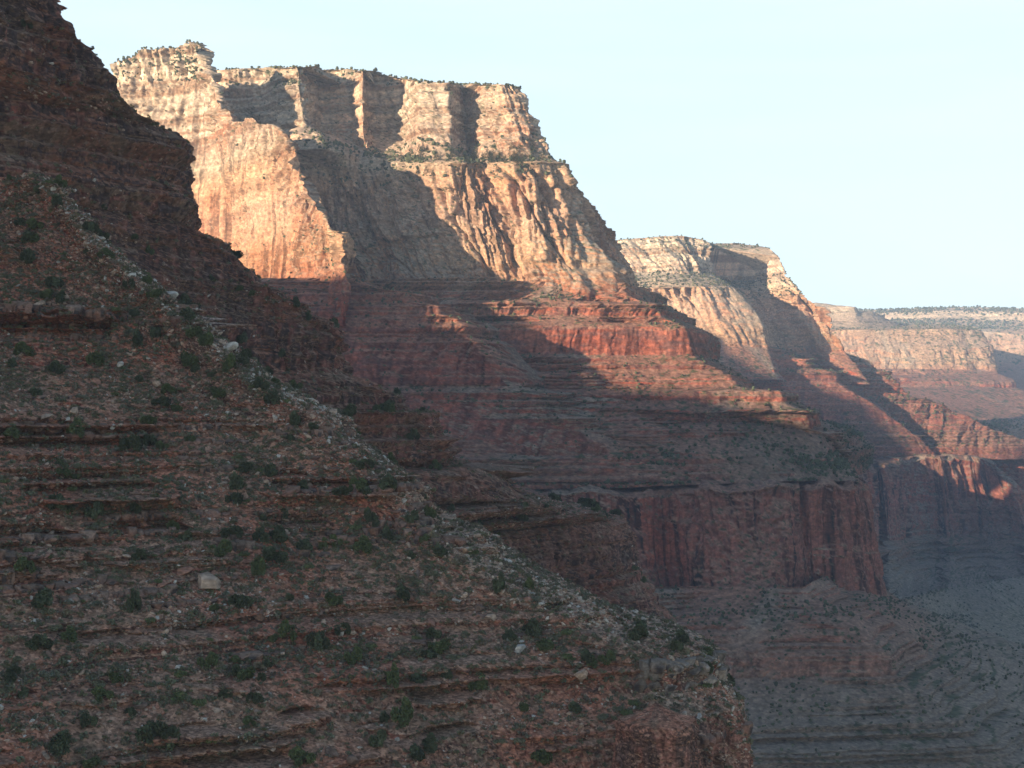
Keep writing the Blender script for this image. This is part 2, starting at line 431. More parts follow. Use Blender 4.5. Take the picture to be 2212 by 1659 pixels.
r4 = [(402,600,2150),(470,600,2110),(560,600,2070),(645,602,2020),(700,604,2010),(752,606,2005),(805,608,2000),(845,610,1995),(885,612,1990),(940,615,1985),(1000,620,1970),(1050,620,1960),(1130,622,1965),(1200,626,1950),(1265,630,1940),(1362,634,1970),(1270,640,2320),(950,620,2480),(600,620,2390)]
r5 = [(a, b + 90, c + 25) for a, b, c in r4]
FZ = [(-1000, 1), (180, .5), (205, 1.0), (330, 1.5), (350, 1.2), (372, .25), (398, .3), (410, .9), (430, .8), (520, .75), (700, .75)]
LZ = [(150, .4), (200, .12), (340, .15), (380, .4), (405, .35), (432, 1.1), (495, 1.2), (515, .4)]
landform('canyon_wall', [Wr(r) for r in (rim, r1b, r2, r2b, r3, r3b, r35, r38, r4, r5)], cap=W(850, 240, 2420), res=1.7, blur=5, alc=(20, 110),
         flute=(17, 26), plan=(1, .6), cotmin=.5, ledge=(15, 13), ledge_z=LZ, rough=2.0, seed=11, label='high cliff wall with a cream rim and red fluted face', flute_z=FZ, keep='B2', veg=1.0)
# --- dark shoulder behind its right edge
fin('cliff_shoulder', [(1180,340,2200),(1228,384,2210),(1262,428,2290),(1284,450,2330),(1300,476,2360),(1316,500,2400),(1330,522,2440),(1338,550,2480),(1350,575,2520),(1330,575,2640)],
    [(1200,640,2130),(1262,640,2180),(1290,640,2240),(1310,640,2280),(1330,640,2320),(1345,640,2370),(1362,640,2420),(1375,640,2450),(1385,642,2500),(1380,642,2640)],
    res=2.2, blur=4, alc=(6, 60), flute=(12, 16), ledge=(3, 14), rough=3, seed=21, label='shaded jagged shoulder behind the first buttress')
# --- lit spur with the tower
crest = [(240,138,2010),(250,134,1960),(300,118,1935),(318,108,1925),(385,103,1900),(404,93,1885),(430,91,1880),(441,105,1875),(447,137,1872),(470,190,1865),(478,234,1860),(497,240,1852),(503,262,1850),(530,262,1840),(537,256,1838),(548,255,1832),(560,270,1828),(590,267,1820),(618,282,1810),(624,300,1808),(638,325,1805),(650,370,1800),(676,394,1790),(690,440,1785),(712,490,1775),(720,503,1772),(733,497,1768),(744,503,1765),(748,530,1764),(740,540,1800),(700,540,2000)]
_cy = ([150,430,478,503,560,620,650,690,715,750], [2230,2150,2050,2020,1960,1903,1875,1845,1785,1738])
crest = [(a, b, float(np.interp(a, *_cy)) if i < 31 else (1738, 1775, 1980)[i - 31]) for i, (a, b, c) in enumerate(crest)]
a_max = crest[27][0]
bu = [390 + (a - 240) * (a_max - 390) / (a_max - 240) for a, b, c in crest[:28]] + [749, 742, 700]
base = [(bu[i], 597 + (4 if i > 24 else 0) - (8 if i < 18 else 0), crest[i][2] - (90 if i < 22 else max(8, 90 - (i - 21) * 13))) for i in range(28)] + [(751, 601, 1731), (742, 601, 1775), (700, 601, 2000)]
fin('lit_spur', crest, base, depth_back=80, mids=(0.25, 0.5, 0.75), res=1.5, blur=2.5, alc=(16, 75), flute=(13, 22), plan=(.6, -.8), cotmin=.5, ledge=(13, 11), ledge_z=LZ, rough=1.6, seed=31,
    label='sunlit rock spur topped by a square tower', keep='B1')

# --- Supai spurs under the first wall
LS = dict(plan=(.78, -.62), colour=spur_color, res=1.5, blur=5, flute=(8, 18), rough=1.2, flute_min=.3)
O0 = [(-700,250),(-380,110),(-140,5),(0,0),(25,90),(0,300),(-150,420)]
O1 = [(-800,100),(-420,40),(-160,0),(0,0),(60,90),(90,260),(0,420)]
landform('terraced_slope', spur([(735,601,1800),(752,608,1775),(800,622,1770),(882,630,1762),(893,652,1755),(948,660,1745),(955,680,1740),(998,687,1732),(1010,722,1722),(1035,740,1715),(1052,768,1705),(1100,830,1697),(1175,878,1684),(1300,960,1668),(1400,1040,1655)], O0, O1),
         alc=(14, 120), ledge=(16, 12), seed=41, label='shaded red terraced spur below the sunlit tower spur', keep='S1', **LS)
O0 = [(-260,60),(-120,20),(-60,0),(0,0),(22,90),(0,260),(-50,420)]
O1 = [(-500,-60),(-300,-50),(-140,-20),(0,0),(60,90),(90,260),(0,420)]
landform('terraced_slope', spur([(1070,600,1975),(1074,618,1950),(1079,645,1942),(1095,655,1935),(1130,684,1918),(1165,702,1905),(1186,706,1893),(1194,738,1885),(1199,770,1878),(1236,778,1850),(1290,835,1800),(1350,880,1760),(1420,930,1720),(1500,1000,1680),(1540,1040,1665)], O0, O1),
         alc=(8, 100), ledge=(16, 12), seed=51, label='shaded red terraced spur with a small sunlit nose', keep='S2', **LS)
O0 = [(-160,60),(-70,10),(-25,0),(0,0),(22,90),(0,200),(-30,300)]
O1 = [(-420,60),(-260,10),(-80,-20),(0,0),(60,90),(90,260),(0,420)]
landform('terraced_slope', spur([(1235,660,1935),(1246,668,1928),(1262,680,1918),(1290,702,1905),(1300,716,1902),(1316,730,1895),(1321,768,1893),(1338,772,1885),(1380,810,1850),(1410,850,1815),(1470,920,1750),(1530,990,1690),(1560,1040,1672)], O0, O1),
         alc=(8, 80), ledge=(16, 12), seed=61, label='small red rib with sunlit ledges between larger spurs', keep='S3', **LS)
O0 = [(-330,-5),(-170,-15),(-60,-8),(0,0),(45,110),(90,300),(60,520),(-60,700)]
O1 = [(-760,-30),(-420,-40),(-150,-10),(0,0),(45,130),(50,330),(-20,560),(-200,800)]
landform('terraced_slope', spur([(1350,610,1965),(1364,638,1938),(1400,648,1918),(1428,668,1905),(1436,684,1902),(1482,704,1884),(1490,712,1880),(1497,768,1876),(1538,790,1862),(1560,798,1862),(1604,838,1835),(1690,845,1800),(1712,884,1790),(1746,892,1780),(1757,926,1790),(1800,945,1830),(1830,975,1900),(1836,1000,2050)], O0, O1),
         alc=(12, 120), ledge=(18, 13), seed=71, label='large sunlit red terraced spur stepping down to the right', keep='S4', **LS)
# apron joining them down to the limestone rim
d0 = [(300,800,1860),(700,812,1860),(900,822,1860),(1100,835,1860),(1300,850,1860),(1500,862,1860),(1620,868,1865),(1690,880,1930),(1760,905,2250),(1720,890,2800),(1600,880,3000)]
d1 = [(300,890,1760),(700,895,1760),(900,895,1760),(1100,900,1755),(1300,910,1755),(1500,915,1755),(1640,925,1760),(1765,932,1830),(1850,940,2200),(1850,930,2800),(1700,920,3100)]
d2 = [(300,960,1690),(700,965,1690),(900,965,1690),(1100,965,1680),(1300,972,1680),(1500,978,1680),(1640,985,1690),(1785,992,1770),(1880,975,2250),(1885,968,2700),(1830,962,2900)]
d3 = [(300,1055,1650),(700,1056,1650),(900,1056,1650),(1180,1058,1650),(1330,1056,1652),(1500,1048,1655),(1690,1040,1665),(1835,1040,1765),(1866,1020,2400),(1880,1006,2950),(1840,1004,3000)]
landform('apron_slope', [Wr(r) for r in (d0, d1, d2, d3)], res=1.7, blur=10, alc=(14, 150), flute=(6, 22), flute_min=.3, plan=(1, .1), ledge=(15, 11), colour=apron_color, cov=(-.35, .25), rough=1.6, seed=81,
         label='shaded ledgy apron above the limestone cliff', keep='D')
# --- the limestone cliff
e0 = [(800,1052,1640),(1040,1052,1640),(1180,1060,1620),(1200,1050,1640),(1330,1052,1640),(1372,1062,1640),(1430,1058,1665),(1490,1052,1640),(1515,1046,1620),(1640,1041,1635),(1700,1048,1650),(1722,1050,1700),(1745,1046,1680),(1800,1039,1700),(1845,1045,1725),(1862,1050,1760),(1852,1035,2000),(1800,1020,2400)]
e1 = [(800,1066,1630),(1040,1066,1630),(1180,1068,1605),(1200,1063,1615),(1330,1064,1618),(1378,1075,1625),(1432,1075,1655),(1487,1066,1625),(1515,1056,1600),(1640,1057,1610),(1702,1057,1630),(1724,1062,1690),(1748,1058,1665),(1802,1056,1685),(1848,1056,1712),(1865,1064,1750),(1855,1050,2000),(1800,1040,2400)]
e2 = [(800,1200,1618),(1040,1200,1618),(1180,1200,1608),(1215,1200,1603),(1340,1200,1598),(1395,1210,1618),(1440,1215,1643),(1495,1200,1598),(1540,1200,1578),(1650,1200,1577),(1710,1180,1607),(1735,1180,1682),(1752,1180,1662),(1806,1180,1682),(1866,1180,1712),(1889,1180,1752),(1860,1170,2012),(1800,1150,2412)]
e3 = [(800,1340,1605),(1040,1340,1605),(1180,1345,1595),(1230,1350,1590),(1360,1355,1585),(1420,1360,1595),(1465,1362,1620),(1505,1345,1575),(1550,1325,1550),(1650,1298,1545),(1708,1288,1585),(1738,1286,1670),(1762,1286,1657),(1812,1286,1680),(1888,1286,1710),(1916,1286,1750),(1884,1270,2025),(1800,1240,2425)]
e4 = [(a, b + 70, c - 50) for a, b, c in e3]
e00 = [(x, y + 150, z + 10) for x, y, z in Wr(e0)]
landform('limestone_cliff', [e00] + [Wr(r) for r in (e0, e1, e2, e3, e4)], res=1.6, blur=7, alc=(24, 85), post=ragged(-78, 14, 12, 34), flute=(13, 30), ledge=(2.2, 13), rough=2.5, seed=91,
         label='tall red limestone cliff above the inner canyon', keep='F', streak=1.3, flute_z=[(-1000, 0.1), (-250, .6), (-150, 1), (-60, 1)])
# its farther continuation with the sunlit end
SC = lambda r: [(a, b, c * (1 + .33 * min(1, max(0, (a - 1838) / 140)))) for a, b, c in r]
x0 = [(1700, 1012, 2900), (1800, 1010, 3000), (1868, 1003, 3450), (1895, 1001, 3560), (1905, 1000, 3510), (1942, 996, 3680), (1985, 988, 3760), (2010, 986, 3760), (2030, 986, 3730), (2064, 984, 3780), (2100, 986, 3790), (2140, 998, 3700), (2180, 1035, 3570), (2214, 1070, 3600), (2190, 1050, 4200)]
x1 = [(1700, 1022, 2880), (1800, 1020, 2975), (1868, 1012, 3430), (1896, 1010, 3540), (1908, 1009, 3490), (1946, 1005, 3660), (1988, 998, 3740), (2012, 997, 3740), (2034, 996, 3705), (2068, 994, 3755), (2106, 997, 3765), (2148, 1010, 3680), (2186, 1044, 3550), (2220, 1078, 3580), (2190, 1060, 4200)]
x2 = [(1700, 1100, 2840), (1800, 1098, 2935), (1872, 1095, 3390), (1900, 1095, 3500), (1914, 1095, 3450), (1952, 1092, 3620), (1996, 1088, 3700), (2020, 1088, 3700), (2044, 1088, 3660), (2082, 1086, 3710), (2124, 1088, 3720), (2166, 1095, 3640), (2204, 1110, 3510), (2240, 1125, 3550), (2210, 1110, 4200)]
x3 = [(1700, 1168, 2800), (1800, 1168, 2900), (1876, 1168, 3340), (1905, 1168, 3450), (1920, 1168, 3400), (1960, 1166, 3570), (2004, 1164, 3650), (2030, 1162, 3650), (2054, 1162, 3610), (2096, 1160, 3660), (2140, 1162, 3670), (2184, 1165, 3590), (2224, 1172, 3460), (2260, 1180, 3500), (2230, 1160, 4200)]
x4 = [(a, b + 100, c - 330) for a, b, c in x3[:-1]] + [(2260,1260,4200)]
x5 = [(a, b + 230, c - 700) for a, b, c in x3[:-1]] + [(2300,1400,4000)]
x00 = [(x, y + 200, z + 3) for x, y, z in Wr(x0)]
landform('limestone_cliff', [x00] + [Wr(r) for r in (x0, x1, x2, x3, x4, x5)], res=2.4, blur=6, post=ragged(-45, 16, 14, 50), alc=(24, 110), flute=(15, 34), ledge=(24, 17), ledge_z=[(-700, 1.3), (-222, 1.3), (-212, .2), (60, .2)], rough=2.5, seed=95, k=1.4,
         label='farther red limestone cliff whose right end is sunlit', keep='X', streak=1.4, qoff=70, flute_z=[(-1000, 0.15), (-290, .3), (-230, 1), (60, 1)])
# --- banded cone and slopes below it
O0 = [(-420,10),(-200,0),(-70,0),(0,0),(40,90),(60,260),(60,500)]
O1 = [(-1100,-150),(-520,-90),(-180,-30),(0,0),(90,120),(240,420),(300,800)]
landform('banded_slope', spur([(1735,1268,1540),(1748,1290,1530),(1800,1325,1500),(1850,1352,1475),(1880,1385,1462),(1905,1402,1450),(1925,1425,1445),(1936,1462,1442),(1990,1500,1415),(2110,1590,1360),(2230,1665,1320),(2420,1790,1250)], O0, O1),
         res=1.6, blur=7, alc=(10, 130), plan=(.9, -.45), flute=(5, 14), flute_min=.4, cov=(-.3, .3), ledge=(9, 6.5), rough=1.4, seed=101, label='grey banded slope under the limestone cliff', keep='G')
g0 = [(1400,1340,1650),(1700,1330,1690),(1880,1300,1790),(1945,1290,2000),(2030,1270,2350),(2250,1240,2450),(2500,1200,2700)]
g1 = [(1400,1390,1570),(1700,1380,1600),(1910,1360,1730),(1990,1345,1900),(2090,1330,2150),(2280,1300,2250),(2500,1260,2400)]
g2 = [(1400,1430,1520),(1700,1430,1550),(1950,1420,1640),(2080,1400,1850),(2200,1380,2100),(2330,1370,2200),(2500,1330,2300)]
g3 = [(1400,1560,1440),(1700,1560,1470),(1980,1560,1540),(2150,1540,1680),(2300,1510,1850),(2400,1500,1950),(2600,1480,2000)]
g4 = [(1400,1760,1330),(1700,1760,1360),(2000,1760,1420),(2200,1740,1520),(2400,1720,1650),(2500,1720,1700),(2700,1700,1750)]
g0, g1, g2, g3, g4 = map(SC, (g0, g1, g2, g3, g4))
landform('talus_slope', [Wr(r) for r in (g0, g1, g2, g3, g4)], res=2.0, blur=20, alc=(26, 170), flute=(4, 22), flute_min=.5, ledge=(3, 9), cov=(0, .5), rough=1.8, seed=111,
         label='grey green talus slope falling to the canyon floor', keep='G2')

# --- second buttress (about 4 km off)
KC = dict(k=1.5)
c0 = [(1322,520,4050),(1345,517,4000),(1420,511,3980),(1478,510,3960),(1520,520,3990),(1535,526,4230),(1600,527,4260),(1640,530,4200),(1664,537,4120),(1684,556,4080),(1660,600,4160),(1500,600,4160)]
c1 = [(1322,560,4020),(1345,556,3960),(1420,552,3940),(1480,550,3915),(1526,556,3950),(1545,560,4215),(1602,562,4240),(1645,566,4170),(1668,570,4090),(1694,590,4050),(1620,610,4160),(1500,620,4160)]
c2 = [(1322,600,3980),(1345,596,3920),(1420,594,3890),(1486,592,3870),(1530,590,3930),(1556,600,4200),(1604,605,4220),(1650,606,4130),(1676,605,4050),(1708,606,4020),(1630,610,4160),(1500,610,4160)]
c3 = [(1322,625,3900),(1345,622,3830),(1430,622,3790),(1520,620,3780),(1580,622,3820),(1600,625,4100),(1625,630,4120),(1660,635,4070),(1690,632,4000),(1735,636,3980),(1650,640,4160),(1500,640,4160)]
c4 = [(1322,660,3880),(1350,660,3810),(1440,660,3770),(1540,655,3750),(1612,655,3790),(1625,665,4060),(1645,670,4080),(1680,665,4050),(1715,665,3985),(1785,672,3960),(1670,680,4160),(1500,680,4160)]
c5 = [(1322,720,3850),(1360,715,3780),(1450,710,3740),(1560,712,3720),(1655,708,3740),(1658,712,4030),(1680,715,4050),(1710,715,4010),(1755,715,3950),(1806,720,3930),(1690,730,4160),(1500,730,4160)]
c6 = [(1322,748,3800),(1370,750,3740),(1460,746,3710),(1570,748,3700),(1659,752,3720),(1670,758,3980),(1700,762,4000),(1730,762,3980),(1775,762,3930),(1824,760,3900),(1700,770,4160),(1500,770,4160)]
c7 = [(1322,820,3650),(1370,820,3600),(1460,820,3600),(1580,820,3600),(1680,820,3620),(1720,830,3820),(1750,830,3850),(1780,830,3850),(1820,830,3820),(1880,830,3800),(1740,840,4160),(1500,840,4160)]
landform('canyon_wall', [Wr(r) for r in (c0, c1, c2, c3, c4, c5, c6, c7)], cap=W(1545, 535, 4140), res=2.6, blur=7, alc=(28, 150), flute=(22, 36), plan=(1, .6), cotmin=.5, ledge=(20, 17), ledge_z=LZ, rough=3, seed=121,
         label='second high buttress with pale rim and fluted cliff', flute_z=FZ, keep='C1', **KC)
O0 = [(-500,60),(-240,10),(-80,0),(0,0),(60,120),(60,300),(-60,600)]
O1 = [(-1100,-40),(-600,-60),(-200,-20),(0,0),(60,200),(60,500),(-100,900)]
LS2 = dict(plan=(.78, -.62), colour=spur_color, res=2.4, blur=7, flute_min=.35, flute=(9, 30), rough=2.5, k=1.5)
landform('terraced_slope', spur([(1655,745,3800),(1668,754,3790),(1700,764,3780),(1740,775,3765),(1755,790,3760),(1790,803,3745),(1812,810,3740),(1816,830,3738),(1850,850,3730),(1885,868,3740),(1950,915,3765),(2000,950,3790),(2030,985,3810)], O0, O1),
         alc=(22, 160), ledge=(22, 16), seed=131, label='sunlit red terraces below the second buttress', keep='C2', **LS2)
O0 = [(-300,60),(-160,10),(-60,0),(0,0),(0,90),(-90,160),(-220,220)]
O1 = [(-900,20),(-500,-40),(-200,-20),(0,0),(40,140),(0,280),(-140,380)]
landform('terraced_slope', spur([(1820,750,4000),(1830,764,3980),(1876,778,3950),(1890,790,3940),(1895,800,3935),(1905,803,3930),(1930,812,3900),(1935,828,3895),(1975,860,3880),(2030,872,3875),(2080,895,3865),(2150,930,3860),(2260,965,3850),(2300,992,3860)], O0, O1),
         alc=(18, 160), ledge=(22, 16), seed=141, label='sunlit red terraced nose right of the second buttress', keep='C3', **LS2)
# --- third headland and the far rim
KE = dict(k=2.4)
f0 = [(1700,652,6500),(1785,655,6450),(1810,660,6420),(1846,664,6400),(1852,676,6400),(1880,673,6450),(1905,680,6500),(1925,700,6600),(1900,700,7200)]
f1 = [(1700,696,6400),(1790,692,6350),(1815,694,6320),(1850,692,6300),(1860,694,6300),(1890,694,6350),(1915,697,6400),(1945,702,6500),(1920,702,7200)]
landform('canyon_wall', [Wr(f0), Wr(f1), Wr([(1700,725,6200),(1790,722,6150),(1815,722,6150),(1850,722,6150),(1870,722,6150),(1900,722,6200),(1950,722,6250),(2000,722,6400),(1950,722,7200)])], cap=W(1800, 664, 7100), res=4, blur=8, alc=(30, 200), flute=(22, 45), ledge=(14, 26), rough=6, seed=151,
         label='pale layered knolls on the third headland', veg=.8, **KE)
h0 = [(1600,706,6700),(1800,702,6650),(1900,700,6700),(2050,702,6700),(2085,705,6650),(2000,705,7400),(1900,705,7800)]
h1 = [(1600,716,6100),(1800,713,6050),(1900,712,6050),(2060,711,6050),(2110,714,6080),(2020,712,6700),(1900,712,7800)]
h2 = [(1600,760,6020),(1800,758,5980),(1900,758,5960),(2070,758,5950),(2136,750,5980),(2035,755,6700),(1900,755,7800)]
h3 = [(1600,802,5960),(1800,800,5920),(1900,800,5900),(2080,800,5890),(2149,802,5930),(2045,802,6700),(1900,802,7800)]
landform('canyon_wall', [Wr(r) for r in (h0, h1, h2, h3, [(a, 850, c - 300) for a, b, c in h3])], cap=W(1900, 700, 7300), res=3.2, blur=10, alc=(34, 240), flute=(16, 44), ledge=(5, 26), rough=5, seed=161,
         label='long pale flat topped cliff of the third headland', veg=1.0, keep='E1', qoff=-5, **KE)
O0 = [(-1400,-60),(-700,-100),(-200,-40),(0,0),(60,300),(0,800),(-100,1500)]
O1 = [(-2200,-200),(-1200,-200),(-300,-80),(0,0),(150,500),(150,1200),(0,2200)]
landform('terraced_slope', spur([(2135,798,5960),(2150,806,5900),(2168,814,5830),(2188,824,5760),(2190,838,5740),(2225,848,5650),(2290,870,5500),(2400,900,5300),(2600,940,5000)], O0, O1),
         alc=(50, 330), flute_min=.6, ledge=(28, 30), seed=171, label='hazy red terraces below the third headland', res=4, blur=12, flute=(10, 60), rough=4, k=2.4)
i0 = [(1700,668,8600),(1860,670,8500),(1930,668,8400),(2030,664,8300),(2130,663,8200),(2212,666,8100),(2400,668,8000)]
i1 = [(1700,676,8550),(1860,678,8450),(1930,676,8300),(2030,672,8150),(2130,672,8050),(2212,676,7950),(2400,678,7900)]
i2 = [(1700,692,8500),(1860,693,8400),(1930,690,8250),(2030,688,8080),(2130,690,8000),(2212,694,7900),(2400,694,7850)]
i3 = [(1700,712,8200),(1860,712,8100),(1930,712,7950),(2030,712,7800),(2130,716,7700),(2212,722,7600),(2400,722,7600)]
i4 = [(1700,760,8100),(1860,760,8000),(1930,760,7850),(2030,760,7700),(2130,772,7600),(2212,780,7500),(2400,780,7500)]
i5 = [(1700,850,7600),(1860,850,7500),(1930,850,7400),(2030,850,7300),(2130,850,7100),(2212,850,7000),(2400,850,6900)]
landform('far_rim', [Wr(r) for r in (i0, i1, i2, i3, i4, i5)], cap=W(2000, 672, 12000), res=5, blur=10, alc=(60, 330), flute=(24, 70), ledge=(12, 34), rough=7, seed=181,
         label='far pale rim under a dark line of forest', veg=1.3, keep='I', qoff=-90, k=2.8)
# valley floor between the second and third headlands
j0 = [(1500,862,6500),(1800,862,6200),(2000,864,6000),(2150,868,5950),(2400,872,5950)]
j1 = [(1500,900,5400),(1800,900,5350),(2000,902,5350),(2150,902,5350),(2400,900,5350)]
j2 = [(1500,940,4200),(1800,940,4100),(2000,938,4100),(2150,930,4150),(2400,925,4150)]
j3 = [(1500,990,3900),(1800,990,3850),(2000,990,3850),(2150,988,3850),(2400,988,3850)]
landform('valley_slope', [Wr(r) for r in (j0, j1, j2, j3)], res=3, blur=20, alc=(30, 300), flute=(2, 40), flute_min=.5, ledge=(18, 18), rough=2.5, seed=191,
         label='broad hazy red slope between the headlands', k=1.6, keep='J')
# far limestone knob, lower right edge
landform('limestone_cliff', [Wr(r) for r in ([(2120,985,4100),(2160,978,4000),(2190,978,3970),(2240,982,3960),(2300,990,4000)], [(2120,1010,4050),(2165,1000,3960),(2195,995,3930),(2240,1000,3920),(2300,1000,3950)], [(2100,1120,4000),(2160,1120,3880),(2190,1120,3860),(2240,1120,3850),(2300,1120,3850)])], cap=W(2200, 975, 4400),
         res=3, blur=10, alc=(20, 100), flute=(10, 30), ledge=(4, 14), rough=3, seed=201, label='pale limestone knob beyond the cliff edge', k=1.5)
# the rim behind the near hillside, seen only from a step to the side
bw = [[(x, y + dy, z) for x, y in ((-3200, 2500), (-2400, 2750), (-1800, 2850), (-1400, 3000), (-800, 3080), (-760, 3300))] for dy, z in ((300, 520), (0, 515), (-30, 400), (-90, 395), (-150, 200), (-420, 0), (-700, -200))]
bw = [[(x + (360 if i == 5 and k > 3 else 480 if i == 5 and k > 4 else 0), y, z) for i, (x, y, z) in enumerate(r)] for k, r in enumerate(bw)]
landform('canyon_wall', bw, res=6, blur=12, alc=(50, 300), flute=(22, 40), plan=(1, .6), cotmin=.5, ledge=(16, 15), ledge_z=LZ, rough=3, seed=221, flute_z=FZ,
         label='rim wall behind the near hillside', k=1.5)
# the rim west of the camera: out of the picture, its heights shaped to set where shade falls
occ = [(-900,470),(-300,440),(0,420),(299,410),(418,420),(518,400),(551,405),(616,435),(640,428),(656,432),(668,465),(705,470),(748,463),(842,452),(964,447),(1185,440),(1400,430),(1534,395),(1590,400),(1637,435),(1700,446),(1767,462),(1800,520),(1840,590),(1950,600),(2050,640),(2085,675),(2160,675),(2220,590),(2400,500)]
ox = -1500
rows = [[(ox, y, z) for y, z in occ], [(ox + 60, y, z - 160) for y, z in occ], [(ox + 200, y, z - 260) for y, z in occ], [(ox + 260, y, 60) for y, z in occ], [(ox + 600, y, -250) for y, z in occ]]
landform('shade_rim', [[(ox - 500, y, z - 5) for y, z in occ]] + rows, res=8, blur=10, alc=(20, 200), flute=(10, 40), ledge=(6, 20), rough=4, seed=211,
         label='unseen canyon rim west of the viewpoint, shaped to cast shade', k=2)
# canyon floor
V = np.array([(-30000, -8000, -520), (30000, -8000, -520), (30000, 40000, -520), (-30000, 40000, -520)], float)
MAT_G = bpy.data.materials.new('canyon floor'); MAT_G.use_nodes = True
MAT_G.node_tree.nodes['Principled BSDF'].inputs['Base Color'].default_value = (.25, .21, .16, 1)
MAT_G.node_tree.nodes['Principled BSDF'].inputs['Roughness'].default_value = 1
go = mesh_from('ground', V, [[0, 1, 2, 3]], MAT_G); tag(go, label='canyon floor', kind='structure')
# ================================================================== the near hillside
def near_color(P, q, s, slope, seed, k, veg, streak):
    c = strata_color(P, q, s, slope, seed, k, 0.0, streak) / .72
    y = P[..., 1]
    cliff = 1 - sstep(0.30, 0.62, slope)
    flat = 1 - cliff
    # red earth, brown rubble and grey-green scrub patches
    a = fbm(s / 16, q / 9, seed + 60, 4)
    soil = mix(np.array([.30, .145, .095])[None, None] * np.ones_like(c), np.array([.255, .185, .135])[None, None], sstep(-.35, .35, a))
    soil = soil * (1 + .3 * fbm(s / .9, q / .6, seed + 61, 3))[..., None]
    st = vn(s / .55, q / .32, seed + 62) + .6 * vn(s / 1.3, q / .8, seed + 63)
    soil = mix(soil, np.array([.36, .28, .22])[None, None], .7 * sstep(.65, .95, st))
    soil = mix(soil, np.array([.10, .07, .055])[None, None], .6 * sstep(.75, 1.1, -st))
    gr = fbm(s / 6, q / 4, seed + 64, 4) + .4 * vn(s / .8, q / .5, seed + 65)
    soil = mix(soil, np.array([.115, .12, .085])[None, None], .5 * sstep(.15, .5, gr))
    # black varnish on the ledge faces
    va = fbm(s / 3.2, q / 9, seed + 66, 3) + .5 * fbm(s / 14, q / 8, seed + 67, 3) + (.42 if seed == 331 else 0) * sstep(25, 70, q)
    lum = c.mean(axis=2, keepdims=True)
    c = c * .72 + lum * .28
    c = mix(c * .8, np.array([.075, .062, .06])[None, None], cliff * .85 * sstep(-.05, .3, va))
    c = c * (1 - .35 * cliff * sstep(.1, .4, fbm(s / .7, q / 6, seed + 68, 2)))[..., None]
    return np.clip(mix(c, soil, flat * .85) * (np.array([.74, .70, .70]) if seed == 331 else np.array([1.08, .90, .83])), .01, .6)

SPINE = [(90,375,425),(150,430,420),(230,520,412),(300,580,408),(370,640,404),(450,700,400),(520,760,397),(600,830,392),(690,872,388),(745,903,385),(752,940,380),(820,990,374),
         (905,1055,366),(928,1105,362),(1000,1150,358),(1090,1210,352),(1200,1272,346),(1340,1350,340),(1490,1393,334),(1556,1436,330),(1562,1478,330),(1602,1530,324),(1618,1600,323),(1626,1720,322),(1630,1900,318)]
FR = [0, .14, .28, .42, .55, .66, .76, .86, .94, 1.0]
def near_rows():
    rows = []
    for i, (u, v, Y) in enumerate(SPINE):
        X, _, z = W(u, v, Y)
        Yl = 235 + (z + 59.5) * 1.45
        Xl = (-420 - CU) / FOC * Yl
        row = []
        for f in FR:
            bow = 16 * math.sin(math.pi * min(1, f / .93)) ** 1.4 * sum(((f > .2) * 1.0,)) if f > .2 else 3
            bow = 14 * math.sin(math.pi * f ** .8) - 7 * math.exp(-((f - .97) / .07) ** 2)
            if v > 1440 and f > .7 and i == 20: bow += -.2
            row.append((Xl + (X - Xl) * f, Yl + (Y - Yl) * f + bow * (0.4 if f == 1 else 1) + (7 if f == 1 else 0), z))
        sx, sy = X, Y
        row[-1] = (sx, sy, z)
        rr = min(0, sx / sy)
        row += [(sx + rr * 10 + 2.5, sy + 10, z), (sx + rr * 34 + 1, sy + 34, z), (sx + rr * 90 - 40, sy + 90, z)]
        rows.append(row)
    return rows

def near_post(G, s, q, seed):
    return G

def scree_color(P, q, s, slope, seed, k, veg, streak):
    c = near_color(P, q, s, slope, seed, k, veg, streak)
    u, v = project(P)
    sp = np.array(SPINE, float)
    us = np.interp(v, sp[:, 1], sp[:, 0])
    d = us - u
    # pale scree shed along the crest of the rib
    w1 = np.interp(v, [380, 470, 560, 700, 860, 960, 1120, 1250, 1400], [10, 32, 60, 75, 60, 8, 100, 190, 170])
    m = (1 - sstep(w1 * .3, w1 * 1.1, d + w1 * 1.1 * fbm(s / 6, q / 4, seed + 70, 4))) * sstep(.3, .5, slope)
    pale = np.array([.34, .31, .265])[None, None] * (1 + .35 * fbm(s / .8, q / .6, seed + 71, 3) + .2 * vn(s / .4, q / .3, seed + 72))[..., None]
    pale = mix(pale, np.broadcast_to(np.array([.36, .27, .2])[None, None], pale.shape), sstep(900, 1100, v))
    return np.clip(mix(c, pale * np.interp(v, [850, 1000], [.80, .85])[..., None], .62 * m * sstep(-.5, .25, fbm(s / 4, q / 6, seed + 75, 3))), .01, .6)

NZ = [(-200, .9), (-70, 1.2), (-60, 1.8), (-56, .4), (-49, .4), (-46, 1.0), (-43, .4), (-38, .5), (-35, 1.3), (-24, 1.3), (-22, .4), (-20, 1.4), (-13, 1.4), (-11, .35), (-8.5, 1.5), (-2.5, 1.5), (0, .35), (18, .4), (20, .8), (23, .5), (24.5, 2.4), (32, 2.4), (34, .5), (70, .7)]
landform('hillside', near_rows(), res=.24, plan=(.82, .57), blur=1.6, alc=(4.5, 34), flute=(1.5, 2.8), flute_min=.35, ledge=(5.6, 3.8), cov=(-.02, .2), ledge_z=NZ, rough=.5, seed=301, mat=MAT_NEAR, k=.17,
         colour=scree_color, label='near shaded hillside of red ledges, rubble and scrub', keep='A1')

